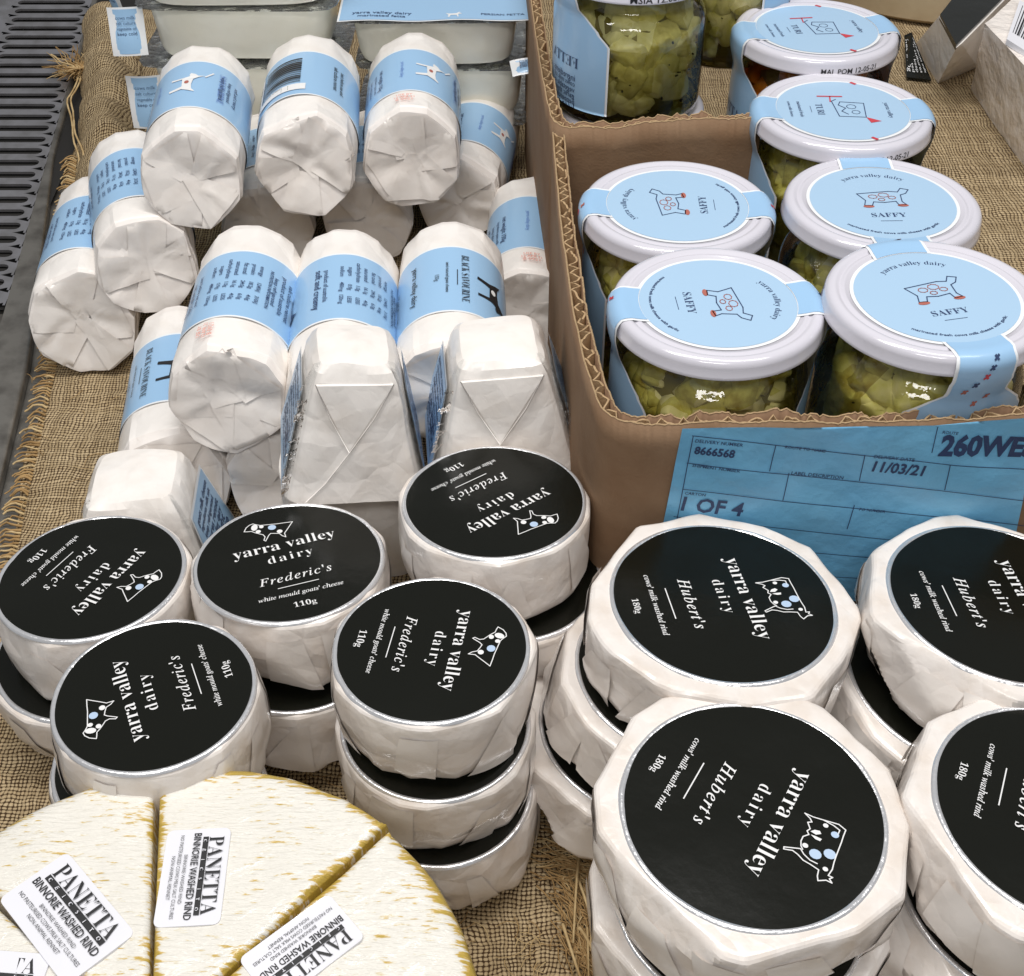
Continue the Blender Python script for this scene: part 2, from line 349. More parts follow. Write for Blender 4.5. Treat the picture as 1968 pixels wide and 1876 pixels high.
# ------------------------------------------------------------------ print: text, strokes and blobs laid on a surface
def sty(s, b):
    base = {'b': (0x1D400, 0x1D41A), 'i': (0x1D434, 0x1D44E), 'k': (0x1D468, 0x1D482)}[b]; o = ''
    for c in s:
        if b == 'i' and c == 'h': o += '\u210e'
        elif 'A' <= c <= 'Z': o += chr(base[0] + ord(c) - 65)
        elif 'a' <= c <= 'z': o += chr(base[1] + ord(c) - 97)
        elif c.isdigit(): o += chr(0x1D7CE + int(c))
        else: o += c
    return o
_tc = {}
def text2d(s, style='s', width=None, height=None, off=0.0, space=1.0):
    key = (s, style, off, space)
    if key not in _tc:
        cu = bpy.data.curves.new('t', 'FONT'); cu.body = sty(s, style) if style in 'bik' else s
        cu.size = 1; cu.resolution_u = 2; cu.offset = off; cu.space_character = space
        o = bpy.data.objects.new('t', cu); COL.objects.link(o); bpy.context.view_layer.update()
        me = bpy.data.meshes.new_from_object(o.evaluated_get(bpy.context.evaluated_depsgraph_get()))
        V = np.array([v.co[:2] for v in me.vertices]); Fc = [tuple(p.vertices) for p in me.polygons]
        bpy.data.objects.remove(o); bpy.data.curves.remove(cu); bpy.data.meshes.remove(me)
        c = (V.min(0) + V.max(0)) / 2; V = V - [c[0], 0.25]
        _tc[key] = (V, Fc)
    V, Fc = _tc[key]; sz = (V.max(0) - V.min(0))[0]
    k = width / sz if width else height
    return V * k, Fc
class Print:
    def __init__(s): s.mb = MB()
    def put(s, V, Fc, x=0, y=0, rot=0, m=0, sx=1, sy=1):
        c, q = math.cos(rot), math.sin(rot)
        s.mb.add([(x + (a * sx) * c - (b * sy) * q, y + (a * sx) * q + (b * sy) * c, 0) for a, b in V], Fc, m)
    def text(s, t, x, y, width=None, height=None, rot=0, style='s', m=0, off=0.0, space=1.0, sy=1):
        V, Fc = text2d(t, style, width, height, off, space); s.put(V, Fc, x, y, rot, m, 1, sy)
    def arc(s, t, cx, cy, r, a0, a1, height, style='b', m=0, off=0.0, inner=False):
        V, Fc = text2d(t, style, None, height, off); L = V[:, 0].max() - V[:, 0].min(); mid = (a0 + a1) / 2; k = abs(a1 - a0) * r / L
        P = []
        for x, y in V:
            if inner: a = mid + x * k / r; rr = r - y
            else: a = mid - x * k / r; rr = r + y
            P.append((cx + rr * math.cos(a), cy + rr * math.sin(a), 0))
        s.mb.add(P, Fc, m)
    def line(s, pts, wd, m=0, closed=False):
        pts = [np.array(p, float) for p in pts]
        if closed: pts.append(pts[0])
        for a, b in zip(pts[:-1], pts[1:]):
            d = b - a; l = np.linalg.norm(d)
            if l < 1e-6: continue
            d /= l; n = np.array([-d[1], d[0]]) * wd / 2; e = d * wd * 0.35
            s.mb.add([(*(a - e - n), 0), (*(b + e - n), 0), (*(b + e + n), 0), (*(a - e + n), 0)], [(0, 1, 2, 3)], m)
    def blob(s, x, y, rx, ry, rot=0, m=0, n=12):
        c, q = math.cos(rot), math.sin(rot)
        s.mb.add([(x + rx * math.cos(t) * c - ry * math.sin(t) * q, y + rx * math.cos(t) * q + ry * math.sin(t) * c, 0)
                  for t in [2 * PI * k / n for k in range(n)]], [tuple(range(n))], m)
    def rect(s, x, y, w_, h_, rot=0, m=0):
        c, q = math.cos(rot), math.sin(rot); n = max(1, int(h_ / .2)) if h_ < 3 else 1; V = []
        for i in range(n + 1):
            b = -1 + 2 * i / n
            for a in (-1, 1): V.append((x + a * w_ / 2 * c - b * h_ / 2 * q, y + a * w_ / 2 * q + b * h_ / 2 * c, 0))
        s.mb.add(V, [(2 * i, 2 * i + 1, 2 * i + 3, 2 * i + 2) for i in range(n)], m)
    def poly(s, pts, m=0): s.mb.add([(p[0], p[1], 0) for p in pts], [tuple(range(len(pts)))], m)
    def mesh(s, name, mats, fn):
        V = [fn(x, y) for x, y, _ in s.mb.V]
        return mkmesh(name, V, s.mb.F, mats, s.mb.M, False)

def _tr(P, C, ex, ey, kx, ky): return [((np.dot(np.array(p) - C, ex)) * kx, (np.dot(np.array(p) - C, ey)) * ky) for p in P]
_c = np.array((1490., 1000.)); _ex = np.array((-.455, .89)); _ey = np.array((.89, .455))
def cowpt(P): return _tr(P, _c, _ex, _ey, 1 / 900., 1 / 900.)
COW = cowpt([(1395,715),(1455,745),(1520,765),(1590,785),(1640,800),(1685,845),(1660,900),(1640,950),(1590,1060),(1565,1120),(1545,1180),(1510,1230),(1540,1245),(1515,1257),(1530,1290),(1490,1270),(1430,1278),(1430,1240),(1445,1190),(1390,1150),(1340,1120),(1305,1075),(1270,1045),(1205,1038),(1208,1020),(1330,1025),(1350,1070),(1390,1115),(1440,1140)])
COW2 = cowpt([(1395,715),(1430,760),(1440,790),(1408,795),(1420,850),(1395,870),(1405,900),(1360,920),(1340,960),(1336,1000),(1345,1030)])
COW3 = cowpt([(1530,768),(1600,812),(1640,850),(1620,890)])
COWTEAT = cowpt([(1405,870),(1450,850),(1500,860),(1510,895),(1455,905)]), cowpt([(1405,890),(1450,905),(1510,935),(1490,960),(1445,940)])
def goatpt(P):
    out = []
    for X, Y in P:
        u = (X - 960) / 825.; v = -(Y - 265) / 480.; c, q = math.cos(-.40), math.sin(-.40)
        out.append((u * c - v * q, u * q + v * c))
    return out
GOAT = goatpt([(728,292),(735,255),(760,228),(790,215),(830,222),(870,226),(950,215),(1040,203),(1110,190),(1185,178),(1170,215),(1155,255),(1140,290),(1165,325),(1125,315),(1090,295),(1040,295),(1000,297),(988,315),(975,368),(955,362),(955,330),(930,312),(890,305),(850,298),(800,285),(760,290)])

def label_print(kind):
    p = Print()
    if kind == 'F':
        p.line(GOAT, 0.011, 0, True)
        g = lambda a: goatpt([a])[0]
        x, y = g((818, 250)); p.blob(x, y, 0.040, 0.060, -0.3, 0)
        x, y = g((755, 262)); p.blob(x, y, 0.0, 0.0, -0.3, 0)
        x, y = g((995, 240)); p.blob(x, y, 0.05, 0.05, 0, 1)
        x, y = g((1085, 274)); p.blob(x, y, 0.035, 0.035, 0, 0)
        x, y = g((885, 238)); p.blob(x, y, 0.028, 0.03, 0, 0)
        x, y = g((870, 284)); p.blob(x, y, 0.032, 0.03, 0, 0)
        # shift the animal up
        p.mb.V = [(a * .92 - 0.12, b * .92 + 0.60, 0) for a, b, _ in p.mb.V]
        p.text('yarra valley', 0.0, 0.27, width=1.15, style='b', off=-.009)
        p.text('dairy', 0.02, 0.05, width=0.50, style='b', off=-0.012, space=1.25)
        p.text("Frederic's", 0.0, -0.30, width=0.80, style='i', off=0.002, space=1.15)
        p.line([(-0.22, -0.44), (0.22, -0.44)], 0.010)
        p.text("white mould goats' cheese", 0.0, -0.58, width=0.92, style='i', off=0.006)
        p.text('110g', 0.0, -0.77, width=0.24, style='b', off=-0.008)
    else:
        p.line(COW, 0.010, 0); p.line(COW2, 0.010, 0); p.line(COW3, 0.010, 0)
        for q in COWTEAT: p.poly([(sum(a for a, _ in q) / 5 * .25 + x * .75, sum(b for _, b in q) / 5 * .25 + y * .75) for x, y in q], 0)
        for X, Y, r, mm in ((1435, 1062, .045, 1), (1542, 1055, .045, 1), (1600, 890, .03, 1), (1368, 995, .022, 0), (1495, 1180, .02, 0), (1540, 815, .02, 0)):
            a = cowpt([(X, Y)])[0]; p.blob(a[0], a[1], r, r * 1.15, 0, mm)
        p.mb.V = [(a * .92 + 0.04, b * .92 + 0.58, 0) for a, b, _ in p.mb.V]
        p.text('yarra valley', 0.0, 0.22, width=1.06, style='b', off=-.009)
        p.text('dairy', -0.04, 0.00, width=0.44, style='b', off=-0.012, space=1.3)
        p.text("Hubert's", 0.02, -0.32, width=0.64, style='i', off=0.006, space=1.2)
        p.line([(-0.19, -0.50), (0.19, -0.50)], 0.010)
        p.text("cows' milk washed rind", 0.0, -0.64, width=0.76, style='i', off=0.008)
        p.text('180g', 0.0, -0.82, width=0.18, style='b', off=-0.008)
    return p

# ------------------------------------------------------------------ round wrapped cheeses
CH = {'F': dict(R=3.78, h=3.4, rl=3.50), 'H': dict(R=5.02, h=3.25, rl=4.30)}
_body = {}; _flap = {}
from mathutils.bvhtree import BVHTree
def side_flaps(kind, seed, V, Fc, R, h, rb):
    """crisp loose folds of paper lying on the side, each a thin sheet with free edges"""
    bvh = BVHTree.FromPolygons([tuple(v) for v in V], [tuple(f) for f in Fc]); rg = random.Random(seed * 13 + 1); out = []
    def rad(t, z):
        d = Vector((math.cos(t), math.sin(t), 0)); hit = bvh.ray_cast(Vector((0, 0, z)) + d * (R * 1.6), -d)[0]
        return math.hypot(hit.x, hit.y) if hit else R
    nf = 8 if kind == 'F' else 12; t0 = rg.uniform(0, 6)
    for i in range(nf):
        t = t0 + (i + rg.uniform(-.2, .2)) * 2 * PI / nf; wd = rg.uniform(.30, .62)
        sk = rg.uniform(-.25, .25); zb = rg.uniform(-.02, .22) * h; zt = h * rg.uniform(.72, .93)
        lean = rg.choice((-1, 1)); NX, NY = 9, 8; P = []
        top_w = rg.uniform(.15, .9)
        r0 = [rad(t - wd / 2, max(zb, .15)), rad(t + wd / 2, max(zb, .15)), rad(t + sk, zt)]
        for j in range(NY + 1):
            v = j / NY
            for k in range(NX + 1):
                u = k / NX; a = t + sk * v + (u - .5) * wd * (1 + (top_w - 1) * v); z = zb + (zt - zb) * v + .10 * h * (u - .5) * lean * (1 - v)
                hit = rad(a, min(max(z, .12), h - .3))
                flat = (r0[0] * (1 - u) + r0[1] * u) * (1 - v) + r0[2] * v
                lift = (.02 + .09 * (1 - v) ** 1.5 + .05 * (u if lean > 0 else 1 - u)) * (1.0 if kind == 'F' else 1.7)
                rr = max(hit + .022, min(flat, hit + .10)) + lift * .55
                P.append((rr * math.cos(a), rr * math.sin(a), z))
        F_ = [(j * (NX + 1) + k, j * (NX + 1) + k + 1, (j + 1) * (NX + 1) + k + 1, (j + 1) * (NX + 1) + k) for j in range(NY) for k in range(NX)]
        out.append(mkmesh('paper_fold', P, F_, M['fold'], None, True))
    return out
def cheese_body(kind, seed):
    if (kind, seed) in _body: return _body[(kind, seed)]
    R, h, rl = CH[kind]['R'], CH[kind]['h'], CH[kind]['rl']
    n = 200
    rb_ = R * (.89 if kind == 'F' else .85)
    prof = [(0.0, 0.02), (rb_ * .6, 0.0), (rb_ * .9, 0.0), (rb_, .05)]
    for k in range(1, 12): t = k / 11 * PI / 2; prof.append((rb_ + (R - rb_) * math.sin(t) ** .55, .05 + (h * .36) * (1 - math.cos(t))))
    for k in range(1, 10): prof.append((R + 0.04 * math.sin(k / 10 * PI), .05 + h * .36 + (h * .64 - .30) * k / 10))
    for k in range(5): t = k / 4 * PI / 2; prof.append((R - .26 + .26 * math.cos(t), h - .25 + .25 * math.sin(t)))
    prof += [(rl + .02, h + .005), (rl * .6, h), (0.0, h)]
    V, Fc, ang = lathe(prof, n)
    r = np.hypot(V[:, 0], V[:, 1]); th = np.arctan2(V[:, 1], V[:, 0]); z = V[:, 2]
    side = np.clip((r - rl * .92) / (R - rl * .92), 0, 1) * (z > h - .3) + (z <= h - .3) * np.clip(r / rb_, 0, 1); zz = z / h
    amp = 0.10 if kind == 'F' else 0.17
    zc = z - h * .55
    tp = np.minimum(taut(th, zc, R * 1.0, seed, 15 if kind == 'F' else 11, .10), taut(th, zc, R * 1.015, seed + 40, 9 if kind == 'F' else 7, .30))
    kf = .55 if kind == 'F' else 1.0
    rt = r * (1 + side * kf * (np.minimum(tp, R * 1.07) / R * (1.0 if kind == 'F' else 1.015) - 1))
    cr = folds(V, seed, 0.22, 5) * amp * 1.6 + folds(V, seed + 7, 0.6, 3) * amp * .5
    rr = rt + side * cr
    rg = np.random.RandomState(seed + 3)
    low = np.clip(1 - zz * 2.6, 0, 1) * (r > rb_ * .8)
    dz = np.zeros(len(V))
    for _ in range(4):                        # smooth loose corners of paper at the foot
        a0 = rg.uniform(-PI, PI); wd = rg.uniform(.16, .34)
        d = np.abs((th - a0 + PI) % (2 * PI) - PI)
        g = np.clip(1 - d / wd, 0, 1) * low
        rr = rr + g * rg.uniform(.25, .55) * (.4 if kind == 'F' else 1); dz = dz - g * rg.uniform(.0, .2)
    V[:, 0] = rr * np.cos(th); V[:, 1] = rr * np.sin(th)
    V[:, 2] = np.maximum(z + side * folds(V, seed + 11, .5, 4) * amp * .9 * (zz > .5) + dz, -0.28)
    V[:, 2] = np.where(np.hypot(V[:, 0], V[:, 1]) < rl + .12, np.minimum(V[:, 2], h + .01), np.minimum(V[:, 2], h + .10))
    V[:, 2] = np.where((r < rl + .05) & (z > h * .9), h - .02, V[:, 2])
    m = mkmesh('wrapper', V, Fc, M['paper'], None, True, 16)
    _body[(kind, seed)] = m
    _flap[(kind, seed)] = side_flaps(kind, seed, V, Fc, R, h, rb_)
    return m
def ring_mesh(kind, seed):
    R, h, rl = CH[kind]['R'], CH[kind]['h'], CH[kind]['rl']
    prof = [(rl - .03, h + .022), (rl + .02, h + .055), (rl + .09, h + .06), (rl + (.14 if kind == 'F' else .15), h + .03), (rl + (.18 if kind == 'F' else .20), h - .06)]
    V, Fc, a = lathe(prof, 120); cr = folds(V, seed, .6, 4) * .05
    th = np.arctan2(V[:, 1], V[:, 0]); V[:, 2] += cr; V[:, 0] += cr * np.cos(th); V[:, 1] += cr * np.sin(th)
    return mkmesh('foil_ring', V, Fc, M['foil'], None, True)
SH = {}
for kind in 'FH':
    R, h, rl = CH[kind]['R'], CH[kind]['h'], CH[kind]['rl']
    V, Fc, a = lathe([(0.0, h + .045), (rl * .35, h + .045), (rl * .7, h + .045), (rl, h + .040), (rl, h + .01)], 96)
    V[:, 2] += 0.03 * np.sin(V[:, 0] * 1.1) * np.cos(V[:, 1] * .9)
    SH[kind, 'label'] = mkmesh('label', V, Fc, M['black'], None, True, 25)
    SH[kind, 'ring'] = [ring_mesh(kind, s) for s in (1, 2, 3)]
    SH[kind, 'print'] = label_print(kind).mesh('lettering', [M['wprint'], M['bprint']],
        lambda x, y, rl=rl, h=h: (x * rl, y * rl, h + .074 + 0.03 * math.sin(x * rl * 1.1) * math.cos(y * rl * .9)))
_cn = [0]
def cheese(kind, pos, yaw, tilt, label, group, printed=True, scale=1.0, seed=None):
    """pos: centre of the top face"""
    _cn[0] += 1; i = _cn[0]; h = CH[kind]['h']
    nrm = Euler((math.radians(tilt[0]), math.radians(tilt[1]), 0)).to_matrix()
    rot = nrm @ Matrix.Rotation(yaw, 3, 'Z')
    base = Vector(pos) - nrm @ Vector((0, 0, h * scale))
    t = thing('wrapped_cheese', label, 'cheese', base, rot.to_euler(), group)
    t.scale = (scale, scale, scale)
    sd = (seed if seed is not None else i) % 7 + 1
    wr = part('wrapper', cheese_body(kind, sd), t)
    for fm in _flap[(kind, sd)]: part('paper_fold', fm, wr)
    part('foil_ring', SH[kind, 'ring'][i % 3], t)
    l = part('label', SH[kind, 'label'], t)
    if printed: part('lettering', SH[kind, 'print'], l)
    return t
def dirang(p0, p1, z):
    a = at(*p0, z); b = at(*p1, z); return math.atan2(b.y - a.y, b.x - a.x)

GF = 'small round white mould cheeses with black labels'
GH = 'large round washed rind cheeses with black labels'
def stack(kind, c, ztop, base_dir, tilt, labels, offs, group, scale=1.0, seeds=None, gap=.12):
    top = at(c[0], c[1], ztop); h = CH[kind]['h'] * scale + gap
    yaw = dirang(base_dir[0], base_dir[1], ztop)
    for k, lb in enumerate(labels):
        ox, oy, tx, ty = offs[k]
        cheese(kind, top + Vector((ox, oy, -k * h)), yaw + k * 0.9, (tilt[0] + tx, tilt[1] + ty), lb, group, printed=(k == 0), scale=scale,
               seed=(seeds[k] if seeds else None))
# A: front middle stack of three
stack('F', (829, 1245), 10.9, ((880, 1160), (840, 1320)), (-1, 0),
      ['small round cheese topping the free-standing stack of three right of the cut wheel',
       'small round cheese in the middle of the free-standing stack of three beside the cut wheel',
       'bottom small round cheese of the free-standing stack of three, on burlap beside the cut wheel'],
      [(0, 0, 0, 0), (.05, -.62, 3, 1), (.15, -1.15, 2, -1)], GF, 0.985, [1, 2, 3], gap=.12)
# B: stack of two, upright label
stack('F', (557, 1078), 8.9, ((447, 1075), (650, 1025)), (-5, 0),
      ['small round cheese whose black label reads upright, goat drawing at its far edge',
       'small round cheese directly under the one whose black label reads upright'],
      [(0, 0, 0, 0), (.1, -1.1, 5, 0)], GF, 1.07, [4, 5])
# C: left edge stack of two
stack('F', (175, 1107), 8.3, ((265, 1045), (135, 1175)), (-3, -1),
      ['upper small round cheese at the left edge, in front of the white wrapped block',
       'lower small round cheese at the left edge, in front of the white wrapped block'],
      [(0, 0, 0, 0), (-.75, -.8, 4, 2)], GF, 1.06, [6, 7])
# D: back stack of three against the box
stack('F', (950, 962), 10.8, ((1055, 925), (895, 1010)), (-4, 0),
      ['small round cheese beside the cardboard box corner, its label upside down, topping its stack',
       'second small round cheese in the stack leaning against the cardboard box corner',
       'bottom small round cheese in the stack against the cardboard box corner'],
      [(0, 0, 0, 0), (.75, -.75, 4, 0), (.5, -.9, 4, 0)], GF, 1.04, [2, 4, 6])
# E: behind the wheel
stack('F', (297, 1332), 9.9, ((285, 1415), (240, 1255)), (-1, 0),
      ['small round cheese directly behind the cut cheese wheel, label writing reading upward',
       'second small round cheese behind the cut wheel, its label edge showing at the left',
       'bottom small round cheese in the stack hidden behind the cut cheese wheel'],
      [(0, 0, 0, 0), (-.75, -.25, 2, 0), (-.4, .0, 1, 0)], GF, 1.0, [5, 3, 1])
# large cheeses
stack('H', (1390, 1154), 11.3, ((1395, 1055), (1465, 1225)), (-2, 3),
      ['large round cheese below the words 1 OF 4, topping a leaning stack',
       'middle large round cheese of the leaning stack below the words 1 OF 4',
       'bottom large round cheese of the leaning stack below the words 1 OF 4'],
      [(0, 0, 0, 0), (-1.25, -.55, 1, 5), (-2.6, -.6, 1, 6)], GH, .955, [2, 5, 3], gap=.42)
stack('H', (1446, 1557), 11.2, ((1545, 1455), (1430, 1680)), (1, 1),
      ['large round cheese nearest the camera with the biggest fully visible black label and cow drawing',
       'large round cheese directly under the nearest one with the biggest visible label',
       'bottom large round cheese of the nearest stack'],
      [(0, 0, 0, 0), (-.1, -.75, 2, 2), (.2, -1.0, 0, 0)], GH, 0.96, [6, 1, 4], gap=.50)
stack('H', (1925, 1156), 11.4, ((1895, 1050), (1985, 1225)), (-2, 4),
      ['large round cheese at the right edge before the blue shipping label, topping its stack',
       'middle large round cheese of the right edge stack before the blue shipping label',
       'bottom large round cheese of the right edge stack before the blue shipping label'],
      [(0, 0, 0, 0), (-1.2, -.9, 2, 5), (-1.6, -.9, 1, 3)], GH, .955, [7, 2, 6], gap=.42)
stack('H', (2052, 1562), 11.1, ((1900, 1400), (1868, 1535)), (0, 3),
      ['large round cheese cut off by the lower right edge of the photo, topping its stack',
       'second large round cheese in the stack at the lower right edge',
       'bottom large round cheese in the stack at the lower right edge'],
      [(0, 0, 0, 0), (-.6, -.5, 2, 3), (-.4, -.6, 0, 2)], GH, .965, [3, 4, 5], gap=.5)

# ------------------------------------------------------------------ logs
def log_meshes(R, L, seed):
    n = 140; prof = []
    caps = [0.0, .12, .24, .36, .48, .60, .70, .80, .88]
    for c in caps: prof.append((R * c, 0.0))
    for k in range(5): t = k / 4 * PI / 2; prof.append((R - .22 + .22 * math.sin(t), .22 - .22 * math.cos(t)))
    rows = 30
    for k in range(1, rows): prof.append((R, .22 + (L - .44) * k / rows))
    for k in range(5): t = k / 4 * PI / 2; prof.append((R - .22 + .22 * math.cos(t), L - .22 + .22 * math.sin(t)))
    for c in reversed(caps): prof.append((R * c, L))
    V, Fc, ang = lathe(prof, n)
    r = np.hypot(V[:, 0], V[:, 1]); th = np.arctan2(V[:, 1], V[:, 0]); z = V[:, 2].copy()
    wf = np.clip(1 - z / (L * .30), 0, 1); wb = np.clip(1 - (L - z) / (L * .22), 0, 1)
    rg = np.random.RandomState(seed); nn = rg.randint(7, 10)
    f = 1 + wf ** .7 * (poly_r(th, seed, nn) * 1.035 - 1) * .7 + wb * (poly_r(th, seed + 9, 14) * 1.01 - 1)
    ew = np.maximum(wf, wb)
    cr = folds(V, seed, .32, 6)
    rr = r * f + (r / R) * cr * (.06 + .30 * ew)
    # folded end: a few uneven flaps meeting near the centre
    q = np.clip(r / R, 0, 1); nf = rg.randint(4, 7)
    ox, oy = rg.uniform(-.25, .25, 2) * R
    th2 = np.arctan2(V[:, 1] - oy, V[:, 0] - ox)
    AA = np.sort((np.arange(nf) + rg.uniform(-.4, .4, nf)) * 2 * PI / nf) + rg.uniform(0, 6)
    tt = (th2 - AA[0]) % (2 * PI); A2 = np.append(AA - AA[0], 2 * PI)
    kk = np.clip(np.searchsorted(A2, tt, side='right') - 1, 0, nf - 1); fr = (tt - A2[kk]) / (A2[kk + 1] - A2[kk])
    sg = rg.choice([-1, 1], nf) * rg.uniform(.5, 1.0, nf)
    fr2 = np.where(sg[kk] > 0, fr, 1 - fr); pl = np.where(fr2 < .78, fr2 / .78, (1 - fr2) / .22) * np.abs(sg[kk])
    body = np.clip(q * 2.2, 0, 1) * np.clip((1 - q) * 6, 0, 1)
    dz = -pl * .20 * body + folds(V, seed + 4, .26, 5) * .40 * (q < .97) + folds(V, seed + 14, .7, 4) * .09 * (q < .97) + (1 - q) * rg.uniform(-.25, .25)
    dz = dz + facet(V[:, :2], seed + 31, 6, .16) * (q < .97) + .1
    endf = (z < .3); endb = (z > L - .3)
    V[:, 0] = rr * np.cos(th); V[:, 1] = rr * np.sin(th)
    V[:, 2] = z + np.where(endf, dz, 0) - np.where(endb, dz, 0) + .20 * V[:, 1] * wf
    mi = []
    nr = len(prof)
    for i in range(nr - 1):
        e = 1 if (i < 12 or i > nr - 14) else 0
        mi += [e] * n
    return V, Fc, mi
def logframe(V):  # lathe axis z -> world y (front at y=0); x stays x, lathe y -> z up
    return np.stack([V[:, 0], V[:, 2], V[:, 1]], 1)
GOATSIL = [(-.5,.12),(-.62,.34),(-.52,.30),(-.40,.22),(-.1,.20),(.25,.24),(.42,.42),(.55,.62),(.50,.38),(.62,.30),(.72,.14),(.60,.10),(.48,.12),(.42,-.02),(.46,-.50),(.36,-.50),(.30,-.12),(-.20,-.10),(-.32,-.52),(-.44,-.50),(-.38,-.10)]
def log_print(kind, R):
    """u: along the label (reading direction), v: text up direction; mapped later. band centre u=v=0"""
    p = Print(); rg = random.Random(len(kind) * 7 + ord(kind[0]))
    def lines(x, y0, n, wid, h=.2, gap=.34, m=0, b=False):
        words = ['ingredients goats milk', 'salt culture rennet', 'keep refrigerated', 'net weight 150g', 'energy protein fat', 'product of australia', 'soft and creamy', 'best before see end']
        for k in range(n):
            p.text(words[(k + rg.randint(0, 7)) % 8], x + rg.uniform(-.1, .1), y0 - k * gap, width=wid * rg.uniform(.7, 1.0), style='b' if b else 's', m=m, off=.012)
    if kind == 'front':          # black goat and title
        p.text('BLACK SAVOURINE', 0, .55, width=3.1, style='b', m=0, off=-.012, sy=1.35)
        p.line([(-.5, .28), (.5, .28)], .03)
        p.text('semi matured goats cheese', 0, -.1, width=2.0, style='s', m=0, off=.01)
        p.text('150g', 0, -.5, width=.4, style='s', m=0)
        p.text('yarra valley dairy', 0, -1.45, width=2.6, style='s', m=0, off=.01)
        p.mb.add([(x * 1.35 + .2, y * 1.35 + 1.75, 0) for x, y in GOATSIL], [tuple(range(len(GOATSIL)))], 0)
        p.line([(.7, 2.2), (1.25, 2.75)], .09); p.line([(.85, 2.2), (1.45, 2.6)], .08)
        p.blob(.1, 1.8, .16, .12, 0, 1)
        lines(.3, -2.5, 4, 2.4)
    elif kind == 'white':        # white goat
        p.mb.add([(-x * 1.3, y * 1.3 + .9, 0) for x, y in GOATSIL], [tuple(range(len(GOATSIL)))], 1)
        p.line([(-.6, 1.7), (-1.1, 2.0)], .08, 1)
        p.blob(-.1, .95, .14, .1, 0, 2)
        p.text('yarra valley dairy', 0, -.4, width=1.6, style='s', m=3, off=.008)
        p.text('SAVOURINE', 0, 2.4, width=2.6, style='b', m=3, off=-.01)
        lines(.2, -1.5, 6, 2.2, m=0)
        lines(0, 3.1, 3, 2.2, m=0)
    elif kind == 'bar':          # barcode
        p.rect(1.45, .1, .55, 2.5, 0, 1); p.rect(.0, -1.15, 3.2, .18, 0, 1)
        for k in range(13): p.rect(-1.35 + k * .19, .15, rg.choice((.06, .09, .12)), 1.9, 0, 0)
        p.text('9 312345 678901', 1.28, -.35, width=1.2, style='s', m=0, rot=PI / 2)
        p.poly([(1.25, .55), (1.62, .55), (1.44, 1.25)], 4); p.text('III', 1.44, .36, width=.3, m=4)
        lines(0, -.9, 5, 2.3); lines(0, 3.0, 2, 2.3)
    else:                        # small text panels
        p.text('NUTRITION INFORMATION', 0, 1.6, width=2.4, style='s', m=0, off=.02)
        for k in range(7):
            p.text(['energy', 'protein', 'fat total', 'saturated', 'carbohydrate', 'sugars', 'sodium'][k], -.9, 1.2 - k * .30, height=.24, m=0, off=.01)
            p.text(['1240kJ', '18.2g', '24.0g', '16.1g', '1.0g', '0.9g', '480mg'][k], .15, 1.2 - k * .30, height=.22, m=0, off=.01)
            p.text(['310kJ', '4.6g', '6.0g', '4.0g', 'LESS', 'LESS', '120mg'][k], .95, 1.2 - k * .30, height=.22, m=0, off=.01)
        lines(0, -1.2, 2 if kind == 'textgoat' else 4, 2.6, b=False); lines(0, 2.5, 3, 2.4)
        p.mb.add([(x * 1.2, y * 1.2 + (-3.2 if kind == 'textgoat' else 3.8), 0) for x, y in GOATSIL], [tuple(range(len(GOATSIL)))], 0)
    return p
GL = 'paper wrapped goat cheese logs with light blue bands'
